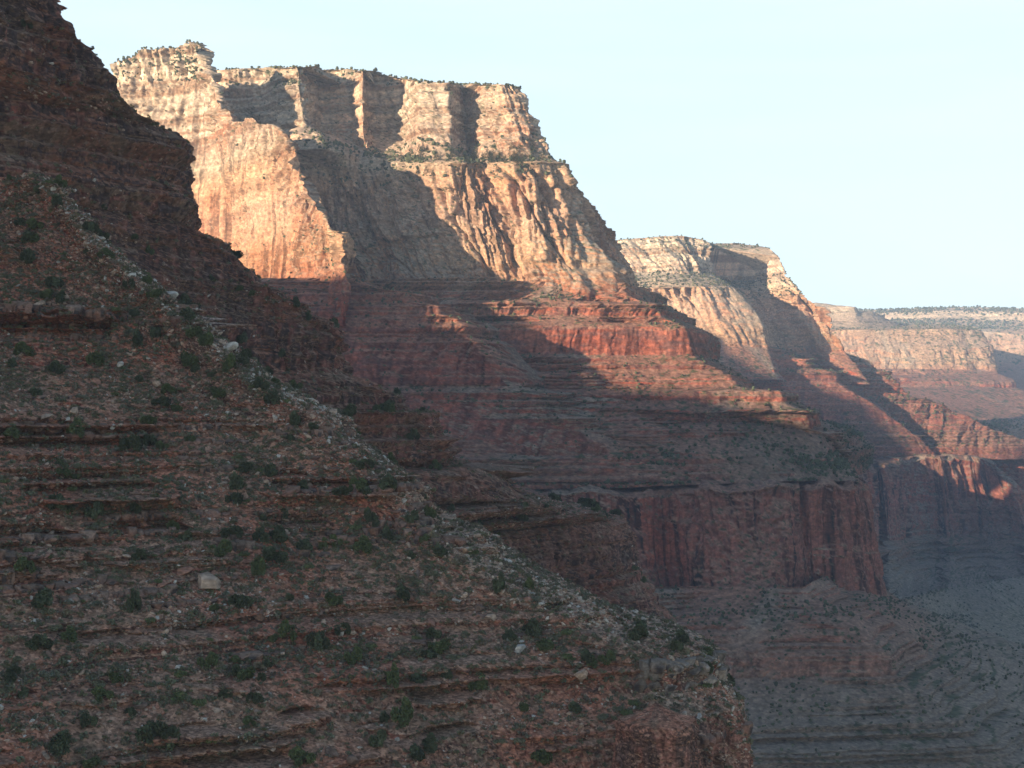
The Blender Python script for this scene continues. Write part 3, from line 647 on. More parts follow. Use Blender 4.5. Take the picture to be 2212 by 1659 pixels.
o_ = [(-230,-235),(-150,-170),(-90,-115),(-48,-62),(-18,-22),(0,0),(-2,14),(-20,70),(-100,160)]
o1_ = [(-290,-250),(-190,-190),(-120,-130),(-58,-80),(-22,-34),(0,0),(8,18),(20,90),(-60,200)]
ESIL = [(60,-150,470),(105,-60,480),(135,0,488),(165,62,492),(213,96,500),(222,125,500),(250,146,502),(258,195,505),(266,200,507),(282,212,510),(318,243,520),(350,255,526),(372,268,532),(403,283,540),
        (407,300,540),(410,330,541),(405,350,541),(419,396,541),(414,440,542),(417,472,542),(440,490,548),(500,540,560),(520,548,565),(553,588,572),(600,622,580),(640,650,590),(700,688,603),(733,704,610),
        (738,716,610),(737,742,610),(726,750,607),(742,795,610),(760,810,612),(800,835,618),(866,857,630),(869,875,630),(875,888,632),(938,892,640),(947,900,641),(950,940,642),(975,977,645),(985,995,648),
        (1040,1010,655),(1092,1044,662),(1095,1056,662),(1130,1080,670),(1220,1105,720),(1345,1125,790),(1366,1145,794),(1374,1200,793),(1387,1260,792),(1425,1345,786),(1480,1430,776),(1560,1600,755)]
NZ2 = [(-200, .6), (-60, .7), (-30, 1.0), (-2, 1.0), (8, .5), (30, .4), (34, 1.0), (42, 1.0), (46, .4), (60, .3), (72, .8), (110, .8), (115, .4), (130, .5), (150, .5)]
FZ2 = [(-400, 1.4), (-70, 1.4), (-60, .6), (-30, .9), (0, 1), (40, .8), (60, .5), (75, .9), (105, .9), (140, .8)]
landform('hillside', spur(ESIL, o_, o1_), res=.40, plan=(.58, .81), blur=1.5, alc=(3.5, 45), dbias=4.0, flute=(3.8, 8), flute_min=.2, flute_z=FZ2, cotmin=.42, jnt=1.1, ledge=(13, 8.5), cov=(-.45, .1), ledge_z=NZ2, rough=.8, seed=331, mat=MAT_MID, k=.32,
         colour=near_color, label='shaded spur of dark stacked ledges rising to the upper left', keep='A2')
# layered knob at the foot of the hillside
kx, ky, _ = W(1425, 1600, 296)
def ring(v, r, Y=296, cx=0):
    z = (HZ - v) / FOC * Y
    return [(kx + cx + r * (1 + .12 * math.sin(3 * a + 1)) * math.sin(a), ky - r * math.cos(a) * (1 + .1 * math.sin(2 * a)), z) for a in np.linspace(-2.6, 2.6, 15)]
landform('rock_outcrop', [[(kx, ky + 8, (HZ - 1535) / FOC * 296)] * 15, ring(1548, 5), ring(1556, 8.0), ring(1574, 8.8), ring(1590, 8.4), ring(1640, 9.0), ring(1760, 11), ring(1900, 14)],
         res=.16, blur=.5, alc=(.5, 6), flute=(.7, 1.6), ledge=(.35, .9), rough=.3, seed=351, mat=MAT_NEAR, k=.09, colour=near_color, label='round layered rock knob with a pale cap', keep='K')
# ================================================================== plants and stones
RNG = np.random.default_rng(7)
def simple_mat(name, rgb, var=.25, attr=False, rough=.9):
    m = bpy.data.materials.new(name); m.use_nodes = True
    n, l = m.node_tree.nodes, m.node_tree.links
    b = n['Principled BSDF']; b.inputs['Roughness'].default_value = rough; b.inputs['Specular IOR Level'].default_value = .15
    tcn = n.new('ShaderNodeTexCoord'); ns = n.new('ShaderNodeTexNoise'); ns.inputs['Scale'].default_value = 2.5; ns.inputs['Detail'].default_value = 4
    l.new(tcn.outputs['Object'], ns.inputs['Vector'])
    rm = n.new('ShaderNodeMapRange'); rm.inputs[1].default_value = .3; rm.inputs[2].default_value = .7; rm.inputs[3].default_value = 1 - var; rm.inputs[4].default_value = 1 + var
    l.new(ns.outputs['Fac'], rm.inputs[0])
    sc = n.new('ShaderNodeVectorMath'); sc.operation = 'SCALE'; l.new(rm.outputs[0], sc.inputs['Scale'])
    if attr:
        at = n.new('ShaderNodeAttribute'); at.attribute_name = 'Col'; l.new(at.outputs['Color'], sc.inputs[0])
    else:
        sc.inputs[0].default_value = rgb
    l.new(sc.outputs[0], b.inputs['Base Color'])
    return m
MAT_BARK = simple_mat('bark', (.10, .075, .055))
MAT_LEAF = simple_mat('foliage', None, .3, True)
LG = 1.25
MAT_STONE = rock_material('stone', .8, .12, .35)

def leaf_clump(n, size, shape, seed, base, spread=.35, lift=0.0):
    """n small leaf sprays (two crossed triangles each) through the volume of a lobed crown"""
    r = np.random.default_rng(seed)
    lob = r.normal(size=(9, 3)); lob[:, 2] = np.abs(lob[:, 2]) * .8; lob /= np.linalg.norm(lob, axis=1, keepdims=True)
    lob = lob * r.uniform(.35, .8, (9, 1))
    w = r.integers(0, 9, n)
    d = r.normal(size=(n, 3)); d /= np.linalg.norm(d, axis=1, keepdims=True)
    p = lob[w] + d * (r.uniform(.25, 1, (n, 1)) ** .5) * spread * r.uniform(.7, 1.3, 9)[w][:, None]
    p = p * np.array(shape); p[:, 2] += lift
    p[:, 2] = np.maximum(p[:, 2], .02)
    a = r.normal(size=(n, 3)); a /= np.linalg.norm(a, axis=1, keepdims=True)
    b = np.cross(a, r.normal(size=(n, 3))); b /= np.linalg.norm(b, axis=1, keepdims=True)
    sz = size * r.uniform(.6, 1.4, (n, 1))
    V = np.stack([p - a * sz, p + a * sz * .6 + b * sz * .7, p + a * sz * .5 - b * sz * .8, p + a * sz * 1.3], 1)
    Fq = np.arange(n * 4).reshape(n, 4)[:, [0, 2, 3, 1]]
    tone = r.uniform(.7, 1.35, 9)[w] * r.uniform(.8, 1.2, n)
    colr = LG * np.array(base)[None] * tone[:, None] * np.stack([r.uniform(.85, 1.25, n), np.ones(n), r.uniform(.8, 1.1, n)], 1)
    return V.reshape(-1, 3), Fq, np.repeat(colr, 4, axis=0)

def stone_geo(seed, flat=.7, sub=2, rough=.22):
    import bmesh
    r = np.random.default_rng(seed)
    bm = bmesh.new(); bmesh.ops.create_icosphere(bm, subdivisions=sub, radius=1)
    V = np.array([v.co[:] for v in bm.verts]); Fq = np.array([[v.index for v in f.verts] for f in bm.faces]); bm.free()
    for _ in range(9):     # broken faces
        nrm = r.normal(size=3); nrm /= np.linalg.norm(nrm); dd = r.uniform(.45, .8)
        t = V @ nrm; V = V - np.outer(np.maximum(0, t - dd), nrm)
    V = V * r.uniform(.75, 1.3, 3) * np.array([1, 1, flat])
    V = V + rough * .3 * r.normal(size=V.shape) * .3
    return V, Fq

JUN = [(leaf_clump(2400, .075, (1.0, 1.0, 1.05), 500 + i, (.060, .078, .036) if i % 2 else (.052, .066, .040), lift=.30)) for i in range(5)]
SHR = [(leaf_clump(800, .09, (1.0, 1.0, .62), 520 + i, ((.115, .12, .08), (.085, .105, .05), (.13, .115, .08), (.09, .10, .075))[i], spread=.42, lift=.1)) for i in range(4)]
CON = [(leaf_clump(260, .12, (.34, .34, .2), 540 + i, (.045, .06, .032), spread=.5, lift=.2)) for i in range(2)]
def conifer_geo(seed, n=420):
    r = np.random.default_rng(seed)
    t = r.uniform(0.08, 1, n) ** .8; a = r.uniform(0, 6.283, n); rr = (1 - t) * .30 * r.uniform(.25, 1, n) * (1 + .3 * np.sin(t * 40)) + .015
    p = np.stack([rr * np.cos(a), rr * np.sin(a), t], 1)
    d = np.stack([np.cos(a), np.sin(a), np.full(n, -.35)], 1); b = np.stack([-np.sin(a), np.cos(a), r.normal(size=n) * .3], 1); sz = .07 * (1.15 - t)[:, None]
    V = np.stack([p - d * sz * .3, p + d * sz - b * sz * .5, p + d * sz * 1.6, p + d * sz + b * sz * .5], 1)
    c = np.array([.045, .062, .034])[None] * r.uniform(.6, 1.4, (n, 1))
    return V.reshape(-1, 3), np.arange(n * 4).reshape(n, 4), np.repeat(c, 4, axis=0)
CON = [conifer_geo(541), conifer_geo(542)]
def trunk_geo(h, r0):
    k = 7; V = []; Fq = []
    pts = [(0, 0, -.25 * h), (.05 * h, .02 * h, .35 * h), (-.03 * h, .04 * h, .75 * h), (.06 * h, -.02 * h, 1.05 * h)]
    for j, p in enumerate(pts):
        rr = r0 * (1 - .27 * j)
        for i in range(k): V.append((p[0] + rr * math.cos(6.283 * i / k), p[1] + rr * math.sin(6.283 * i / k), p[2]))
    for j in range(3):
        for i in range(k): Fq.append((j * k + i, j * k + (i + 1) % k, (j + 1) * k + (i + 1) % k, (j + 1) * k + i))
    return np.array(V, float), Fq

def mesh_data(name, V, Fq, mat, colr, npf, smooth=False):
    o = mesh_from(name, V, Fq, mat, colr, smooth=smooth, npf=npf); me = o.data; bpy.data.objects.remove(o); return me
ME_JUN = [mesh_data('crown', *g[:2], MAT_LEAF, g[2], 4) for g in JUN]
ME_SHR = [mesh_data('shrub', *g[:2], MAT_LEAF, g[2], 4) for g in SHR]
tv, tf = trunk_geo(.7, .07); ME_TRUNK = mesh_data('trunk', tv, tf, MAT_BARK, None, 4, True)
ME_CON = [mesh_data('crown', *g[:2], MAT_LEAF, g[2], 4) for g in CON]
tv, tf = trunk_geo(.75, .022); ME_TRUNK2 = mesh_data('trunk', tv, tf, MAT_BARK, None, 4, True)
STONE_RGB = {'red': (.27, .145, .105), 'tan': (.36, .265, .20), 'grey': (.42, .39, .345), 'dark': (.15, .105, .085)}
ME_ROCK = {}
for cn, rgb in STONE_RGB.items():
    for i in range(4):
        V, Fq = stone_geo(600 + i + 10 * len(cn), flat=(.65, .8, .5, .9)[i], sub=3, rough=.10)
        jit = 1 + .15 * np.random.default_rng(i).normal(size=(len(V), 1))
        ME_ROCK[cn, i] = mesh_data('boulder', V, Fq, MAT_STONE, np.array(rgb)[None] * jit, 3)

def pick(key, n, dens, xmax=None, smin=.45, vis=True, margin=60):
    G, N, S, xs = SURF[key]
    if xmax: G, N, S = G[:, xs <= xmax], N[:, xs <= xmax], S[:, xs <= xmax]
    u, v = project(G)
    ok = (u > -margin) & (u < 2212 + margin) & (v > -margin) & (v < 1659 + margin) & (S > smin)
    if vis: ok &= (np.sum(N * -G, axis=2) > 0) | (S > .93)
    w = np.where(ok, np.clip(dens(G, u, v), 0, None), 0).ravel()
    cs = np.cumsum(w); 
    if cs[-1] <= 0: return np.zeros((0, 3)), np.zeros(0), np.zeros(0)
    idx = np.searchsorted(cs, RNG.uniform(0, cs[-1], n))
    idx = np.minimum(idx, w.size - 1)
    P = G.reshape(-1, 3)[idx]
    return P, u.ravel()[idx], v.ravel()[idx]

def at_pixel(key, u0, v0, xmax=None):
    G, N, S, xs = SURF[key]
    if xmax: G = G[:, xs <= xmax]
    u, v = project(G)
    d = (u - u0) ** 2 + (v - v0) ** 2
    near = d < max(9, d.min() * 1.5 + 1)
    Yn = np.where(near, G[..., 1], 1e9)
    i = np.unravel_index(np.argmin(Yn), Yn.shape)
    return G[i]

def place_tree(P, h, w, kind='juniper', label=None, group=None):
    i = RNG.integers(0, 5 if kind == 'juniper' else 2)
    root = bpy.data.objects.new('juniper_tree' if kind == 'juniper' else 'conifer_tree', None); COL.objects.link(root)
    root.empty_display_size = .5
    root.location = P; root.rotation_euler = (0, 0, RNG.uniform(0, 6.28)); root.scale = (w, w, h)
    c = bpy.data.objects.new('crown', (ME_JUN if kind == 'juniper' else ME_CON)[i]); COL.objects.link(c); c.parent = root
    t = bpy.data.objects.new('trunk', ME_TRUNK if kind == 'juniper' else ME_TRUNK2); COL.objects.link(t); t.parent = root
    tag(root, label, 'tree', group)
    return root
def place_one(name, me, P, sc, label, cat, group, tilt=.2):
    o = bpy.data.objects.new(name, me); COL.objects.link(o)
    o.location = P; o.rotation_euler = (RNG.normal() * tilt, RNG.normal() * tilt, RNG.uniform(0, 6.28)); o.scale = sc
    tag(o, label, cat, group)
    return o

def scatter(name, geos, P, sz, mat, npf, kindlabel, flat=1.0, tilt=.3, tint=None, smooth=False):
    """many small copies baked into ONE mesh (stuff)"""
    n = len(P)
    gi = RNG.integers(0, len(geos), n)
    Vs, Fs, Cs, off = [], [], [], 0
    for g in range(len(geos)):
        m = np.where(gi == g)[0]
        if not len(m): continue
        V, Fq, cc = geos[g]
        a = RNG.uniform(0, 6.283, len(m)); ca, sa = np.cos(a), np.sin(a)
        S = sz[m][:, None] if sz.ndim == 1 else sz[m]
        S = np.broadcast_to(S, (len(m), 3)) if S.shape[1] == 1 else S
        L = V[None] * S[:, None]
        tx, ty = RNG.normal(size=(2, len(m), 1)) * tilt
        L = np.stack([L[..., 0], L[..., 1] - tx * L[..., 2], L[..., 2] + tx * L[..., 1] + ty * L[..., 0]], -1)
        X = L[..., 0] * ca[:, None] - L[..., 1] * sa[:, None]; Yv = L[..., 0] * sa[:, None] + L[..., 1] * ca[:, None]
        Q = np.stack([X, Yv, L[..., 2]], -1) + P[m][:, None]
        Vs.append(Q.reshape(-1, 3))
        Fs.append((np.asarray(Fq)[None] + (np.arange(len(m)) * len(V))[:, None, None] + off).reshape(-1, npf)); off += len(m) * len(V)
        tn = (tint[m] if tint is not None else np.ones((len(m), 3)))
        Cs.append((cc[None] * tn[:, None]).reshape(-1, 3))
    o = mesh_from(name, np.concatenate(Vs), np.concatenate(Fs), mat, np.concatenate(Cs), smooth=smooth, npf=npf)
    tag(o, label=kindlabel, kind='stuff')
    print(name, n, round(time.time() - T00, 1), flush=True)
    return o

# ---- jointed sandstone courses standing out of the slope
def box_geo(r):
    n = 4
    g = np.linspace(-1, 1, n)
    V, Fq = [], []
    for ax in range(3):
        for sg in (-1, 1):
            b0 = len(V)
            for a in g:
                for b in g:
                    p = [0, 0, 0]; p[ax] = sg; p[(ax + 1) % 3] = a; p[(ax + 2) % 3] = b
                    V.append(p)
            for i in range(n - 1):
                for j in range(n - 1):
                    f = [b0 + i * n + j, b0 + (i + 1) * n + j, b0 + (i + 1) * n + j + 1, b0 + i * n + j + 1]
                    Fq.append(f if sg > 0 else f[::-1])
    V = np.array(V, float)
    key = np.round(V, 3) @ np.array([1., 7., 49.])
    uq, inv = np.unique(key, return_inverse=True)
    V2 = V + (r.normal(size=(len(uq), 3)) * .06)[inv]
    for _ in range(7):          # broken corners and edges
        nr = np.sign(r.normal(size=3)) * r.uniform(.2, 1, 3); nr[0] = abs(nr[0]); nr /= np.linalg.norm(nr)
        dd = r.uniform(.75, 1.15)
        V2 = V2 - np.outer(np.maximum(0, V2 @ nr - dd), nr)
    return V2, np.array(Fq), V

BOX = [box_geo(np.random.default_rng(760 + i)) for i in range(8)]
def courses(key, levels, wr, hr, colset, name, label, xmin=0, xmax=99, cov=.0, seed=5, depth=1.2, dens_fn=None):
    """levels: elevations; along each, blocks stand side by side facing down the slope"""
    G, N, S, xs = SURF[key]
    H = blur_s(N, 4)[..., :2]; H = H / (np.linalg.norm(H, axis=2, keepdims=True) + 1e-6)
    r = np.random.default_rng(seed)
    Vs, Fs, Cs, off = [], [], [], 0
    cols = np.where((xs >= xmin) & (xs <= xmax))[0]
    for li, (z0, x0, x1, sc) in enumerate(levels):
        wig = .5 * sc * vn(np.arange(len(xs)) / 160.0, 0 * xs, seed + li)
        z = G[:, :, 2]
        run = 0.0; last = None
        for j in cols:
            if xs[j] < x0 or xs[j] > x1: continue
            i = int(np.argmin(np.abs(z[:, j] - (z0 + wig[j]))))
            if i < 2 or i > z.shape[0] - 3: continue
            p = G[i, j]
            if last is not None:
                run -= math.hypot(p[0] - last[0], p[1] - last[1])
            last = p
            if run > 0: continue
            w = r.uniform(*wr) * (0.8 + .2 * sc); run = w * .97
            c = float(vn(np.array([j / 70.0]), np.array([li * 3.7]), seed + 90)[0] + .4 * vn(np.array([j / 17.0]), np.array([li * 3.7]), seed + 91)[0])
            if c < cov: continue
            h = r.uniform(hr[0] * .8, hr[1] * 1.3) * sc * (.55 + .45 * min(1, (c - cov) * 3))
            hv = H[i, j]; d = depth * w * r.uniform(.7, 1.2)
            pr = r.uniform(-.25, .12) * w
            ang = math.atan2(hv[1], hv[0]) + r.normal() * .16
            V, Fq, V0 = BOX[r.integers(0, 8)]
            L = V * np.array([d / 2, w / 2, h / 2])
            ca, sa = math.cos(ang), math.sin(ang)
            X = L[:, 0] * ca - L[:, 1] * sa; Yv = L[:, 0] * sa + L[:, 1] * ca
            cx, cy = p[0] + hv[0] * (pr - d * .28), p[1] + hv[1] * (pr - d * .28)
            Vs.append(np.stack([X + cx, Yv + cy, L[:, 2] + p[2] + r.normal() * .06 * h + .1 * h], 1))
            Fs.append(Fq + off); off += len(V)
            base = np.array(colset[r.integers(0, len(colset))]) * r.uniform(.75, 1.25)
            cc = np.repeat(base[None], len(V), 0)
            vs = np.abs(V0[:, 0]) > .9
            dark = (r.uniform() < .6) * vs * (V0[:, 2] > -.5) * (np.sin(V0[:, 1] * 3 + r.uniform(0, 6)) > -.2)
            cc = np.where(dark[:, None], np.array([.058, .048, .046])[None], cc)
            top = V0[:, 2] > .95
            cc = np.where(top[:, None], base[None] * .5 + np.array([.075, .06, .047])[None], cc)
            Cs.append(cc)
    if not Vs: return
    o = mesh_from(name, np.concatenate(Vs), np.concatenate(Fs), MAT_STONE, np.concatenate(Cs), smooth=False, npf=4)
    tag(o, label=label, kind='structure')
    print(name, len(Vs), round(time.time() - T00, 1), flush=True)
RUST = [(.21, .115, .085), (.18, .10, .078), (.22, .13, .10), (.14, .09, .072), (.24, .155, .12)]
LV1 = []
for z0, x0, x1, sc in ((31.5, 0, 9.3, 1.5), (29.2, 0, 9.4, 1.6), (27, 0, 9.0, 1.4), (22, 0, 6, .9), (20.6, 0, 5, .7), (12, 3, 8, .7), (5, 2, 7, .6), (-3.2, 2, 9.6, 1.1), (-5.2, 3, 9.8, 1.2), (-7.2, 4, 9.9, .8), (-11, 3, 8, .7),
                      (-14.5, 3, 9.6, 1.1), (-17, 4, 9.7, 1.3), (-19.2, 4, 9.7, 1.0), (-24.5, 2, 9.6, 1.0), (-27.5, 3, 8.6, 1.2), (-29.8, 4, 8.6, 1.1), (-32, 4, 8.8, 1.2), (-34.2, 0, 8.2, 1.1), (-26, 0, 2.6, 1.2), (-28.4, 0, 2.6, 1.2),
                      (-31, 0, 2.4, 1.1), (-37, 0, 6, 1.0), (-40, 0, 3, 1.1), (-42, 1, 5, .8), (-46, 0, 4, .9), (-52, 3, 8, .8), (-70, 7, 10, 1.2), (-74, 7, 10, 1.4)):
    LV1.append((z0, x0, x1, sc))
courses('A1', LV1, (1.1, 3.4), (1.5, 2.3), RUST, 'rock_ledges', 'jointed red sandstone ledges crossing the near slope', cov=-.12, seed=11)
LIME = [(.22, .19, .165), (.19, .165, .145), (.23, .19, .155), (.17, .135, .11)]
courses('A1', [(-58.5, 7.4, 10.2, 1.3), (-60.5, 7.2, 10.3, 1.5), (-62.5, 7.2, 10.3, 1.5)], (1.4, 4.5), (1.7, 2.6), LIME, 'rock_ledges', 'grey limestone ledge at the lower right of the near slope', cov=-.8, seed=12)
# ---- near hillside: stones as one mass of rubble
PEB = []
for i in range(5):
    V, Fq = stone_geo(700 + i, flat=(.6, .8, .5, .9, .7)[i], sub=1, rough=.2)
    PEB.append((V, Fq, np.ones((len(V), 3))))
def tints(n, choices, pr):
    c = np.array([STONE_RGB[k] for k in choices])[RNG.choice(len(choices), n, p=pr)]
    return c * RNG.uniform(.75, 1.25, (n, 1))
def dn_rock(G, u, v):
    sp = np.array(SPINE, float)
    d = np.interp(v, sp[:, 1], sp[:, 0]) - u
    f = fbm(u / 90, v / 60, 801, 4)
    return .25 + 2.2 * sstep(-.1, .5, f) + 2.0 * np.exp(-(d / 110) ** 2)
P, u, v = pick('A1', 46000, dn_rock, xmax=11.3, smin=.35)
sz = .12 + .17 * RNG.exponential(1, len(P)); sz = np.minimum(sz, 1.1)
d = np.interp(v, [s[1] for s in SPINE], [s[0] for s in SPINE]) - u
wd = np.interp(v, [380, 470, 560, 700, 860, 960, 1120, 1400], [10, 40, 60, 80, 60, 10, 130, 200])
pale = (d < wd * RNG.uniform(.2, 1.5, len(P))) & (RNG.uniform(size=len(P)) < .6)
tn = tints(len(P), ['red', 'tan', 'grey', 'dark'], [.42, .33, .08, .17])
tp = tints(len(P), ['tan', 'grey'], [.4, .6]); tn[pale] = tp[pale]
tn[pale & (v > 1000)] *= np.array([1.0, .9, .82])
scatter('rubble', PEB, P, sz, MAT_STONE, 3, 'loose red and grey stones strewn over the near slope', tint=tn)
P, u, v = pick('A2', 16000, lambda G, u, v: .2 + 2 * sstep(-.1, .5, fbm(u / 60, v / 40, 811, 4)), smin=.4)
scatter('rubble', PEB, P, np.minimum(.18 + .2 * RNG.exponential(1, len(P)), 1.3), MAT_STONE, 3, 'loose stones on the farther dark spur', tint=tints(len(P), ['red', 'tan', 'grey', 'dark'], [.5, .3, .05, .15]))
# ---- low scrub as one mass
def sub(g, n): return [(V[:n * 4], Fq[:n], c[:n * 4]) for V, Fq, c in g]
SH2 = [leaf_clump(60, .25, (1.0, 1.0, .7), 560 + i, ((.13, .125, .095), (.10, .105, .065), (.14, .125, .10), (.09, .095, .068))[i], spread=.45, lift=.1) for i in range(4)]
def dn_bush(G, u, v):
    f = fbm(u / 130, v / 90, 821, 4)
    return .8 + 1.2 * sstep(-.15, .4, f)
P, u, v = pick('A1', 14000, dn_bush, xmax=11.3, smin=.35)
sz = RNG.uniform(.3, 1.0, len(P))
scatter('scrub', SH2, P, sz, MAT_LEAF, 4, 'low grey green scrub dotting the near slope')
P, u, v = pick('A2', 7000, dn_bush, smin=.4)
scatter('scrub', SH2, P, RNG.uniform(.4, 1.3, len(P)), MAT_LEAF, 4, 'low scrub on the farther dark spur')
# ---- individual trees, shrubs and boulders on the near hillside
def zone(u, v):
    """words for where on the near hillside a thing stands"""
    sp = np.array(SPINE, float)
    d = np.interp(v, sp[:, 1], sp[:, 0]) - u
    hh = ('high on', 'midway up', 'low on', 'at the foot of')[int(np.clip((v - 400) / 320, 0, 3))]
    if d < 120: return hh, 'the pale stony rib crest'
    if u < 370: return hh, 'the left flank of the near hillside'
    if u < 740: return hh, 'the middle of the near hillside'
    return hh, 'the slope below the rib'
def lab(what, u, v):
    a, b = zone(u, v); return f'{what} {a} {b}', f'{what.split()[-1]}s {a} {b}'
# hand-placed: (u, v, height m, width m) of the larger junipers seen in the photograph
HAND = [(290,1318,4.6,1.9),(842,1058,4.2,3.4),(1080,1280,5.0,2.0),(1150,1370,3.6,3.4),(560,1240,5.2,2.6),(520,1310,3.6,3.4),(800,1130,4.2,2.2),(690,1400,4.6,3.0),(620,1380,4.4,3.2),(950,1410,4.0,3.4),
        (765,1430,3.6,2.6),(850,1480,4.6,2.2),(1035,1490,4.4,3.4),(870,1560,5.2,3.2),(450,1440,3.2,2.8),(410,790,4.6,3.6),(445,745,4.6,3.2),(495,800,4.6,2.6),(300,745,4.4,2.6),(205,790,4.4,3.4),
        (165,940,4.6,3.2),(285,975,5.2,3.6),(335,730,4.0,2.4),(55,700,3.6,2.6),(515,1060,4.6,3.0),(590,870,3.6,3.0),(560,840,3.6,3.0),(610,770,3.2,2.6),(640,920,4.2,2.6),(210,1120,4.2,3.0),(130,1100,4.6,3.4),
        (85,1400,3.0,3.0),(330,1600,4.4,3.8),(370,1620,4.6,3.2),(250,1470,2.4,2.0),(150,1380,2.8,2.6),(510,1460,2.6,2.2),(740,1370,3.4,2.4),(1245,1540,2.8,2.4),(1460,1405,3.4,2.0),(1180,1400,2.8,3.0),
        (1270,1430,3.0,2.6),(1315,1430,2.8,2.6),(820,1610,3.4,2.6),(650,1640,3.4,3.4),(930,1620,3.4,2.6),(1100,1380,2.4,2.0),(930,1120,3.6,2.2),(975,1100,3.0,2.6),(735,1070,3.0,2.6),(770,1060,3.4,2.8),
        (470,860,3.4,3.0),(350,880,3.4,3.0),(120,620,4.0,3.0),(200,500,4.0,2.8),(60,570,4.4,3.4),(130,650,3.2,2.6),(280,620,3.4,2.6),(320,610,3.0,2.4),(545,640,3.6,2.6),(515,630,3.6,2.6),(640,665,4.2,3.0),(665,690,3.6,2.8)]
used = []
for (u0, v0, h, w) in HAND:
    key = 'A1'
    if v0 > 1620: v0 = 1650
    P = at_pixel(key, u0, v0, 9.7)
    uu, vv = project(P)
    if abs(uu - u0) > 12 or abs(vv - v0) > 12: P = at_pixel('A2', u0, v0)
    l, g = lab('dark green juniper', u0, v0)
    place_tree(P - np.array([0, 0, .15]), h * .85, w * .82, 'juniper', l, g); used.append((u0, v0))
for key, n, xm in (('A1', 118, 10.4), ('A2', 115, None)):
    P, u, v = pick(key, n, dn_bush, xmax=xm, smin=.35, margin=0)
    for p, a, b in zip(P, u, v):
        if key == 'A1': l, g = lab('small dark juniper', a, b)
        else: l, g = ('small juniper on the darker spur behind the near rib', 'junipers on the darker spur')
        h = RNG.uniform(2.0, 4.6) if key == 'A1' else RNG.uniform(3, 7)
        place_tree(p - np.array([0, 0, .15]), h * .7, h * RNG.uniform(.42, .75), 'juniper', l, g)
SC = ('grey green', 'olive', 'tawny grey', 'dull green')
P, u, v = pick('A1', 290, dn_bush, xmax=10.2, smin=.35, margin=0)
for p, a, b in zip(P, u, v):
    i = int(RNG.integers(0, 4)); l, g = lab(SC[i] + ' shrub', a, b); w = RNG.uniform(.8, 1.9)
    place_one('shrub', ME_SHR[i], p - np.array([0, 0, .08]), (w, w, w * RNG.uniform(.8, 1.1)), l, 'shrub', g, .1)
# boulders
BH = [(455,1262,3.1,'tan','broad flat topped pinkish boulder, largest on the near hillside'),(398,1240,1.7,'red','rust red boulder uphill of the broad flat boulder'),(1096,1211,.95,'grey','white boulder alone on the rib edge against the dark cliff'),
      (1122,1402,1.7,'grey','big pale grey boulder overhanging the gully below the rib'),(1062,1335,1.3,'tan','tan boulder at the head of the gully'),(1035,1312,1.5,'dark','dark brown boulder above the tan one at the gully head'),
      (1245,1440,1.2,'tan','smooth tan boulder right of the big grey one'),(1255,1460,1.2,'tan','upright tan block above the grey ledge'),(370,640,1.8,'grey','pale slab tilted on the scree crest above the dark ledge'),(500,755,2.0,'grey','long grey slab lying on the pale scree'),
      (275,1200,.9,'tan','small tan block above the flat boulder'),(350,1270,1.0,'red','red block left of the broad flat boulder'),(385,1440,.8,'grey','whitish stone low on the near hillside'),(175,830,1.0,'red','reddish block by a shrub under the left ledge'),
      (100,900,1.6,'tan','angular tan block on the left flank'),(160,890,1.7,'tan','split tan boulder on the left flank'),(260,790,1.2,'grey','pale block below the dark ledge'),(1290,1415,1.0,'dark','dark squared block near the ledge top'),
      (720,1625,1.2,'dark','dark boulder heap stone at the foot of the slope'),(760,1640,1.5,'dark','large dark boulder at the foot of the slope')]
for i, (a, b, r, cn, l) in enumerate(BH):
    P = at_pixel('A1', a, b, 9.7)
    r *= 1.35
    if 'broad' in l:
        place_one('boulder', ME_ROCK[cn, 0], P + np.array([0, 0, .9]), (r * 1.1, r, r * .62), l, 'boulder', 'boulders on the near hillside', .06)
        continue
    place_one('boulder', ME_ROCK[cn, (2 if 'slab' in l else 0 if 'broad' in l else i % 4)], P + np.array([0, 0, r * .15]), (r, r * .8, r * .8), l, 'boulder', 'boulders on the near hillside', .25)
P, u, v = pick('A1', 230, dn_rock, xmax=10.2, smin=.35, margin=0)
dd = np.interp(v, [s[1] for s in SPINE], [s[0] for s in SPINE]) - u
for p, a, b, d in zip(P, u, v, dd):
    cn = RNG.choice(['grey', 'tan']) if d < 90 else RNG.choice(['red', 'tan', 'dark', 'grey'], p=[.4, .35, .18, .07])
    nm = {'grey': 'pale grey', 'tan': 'tan', 'red': 'rusty red', 'dark': 'dark brown'}[str(cn)]
    r = .5 + .4 * RNG.exponential(1); r = min(r, 2.1)
    l, g = lab(nm + ' boulder', a, b)
    place_one('boulder', ME_ROCK[str(cn), int(RNG.integers(0, 4))], p + np.array([0, 0, r * .1]), (r, r * RNG.uniform(.65, 1), r * RNG.uniform(.45, .75)), l, 'boulder', g, .28)
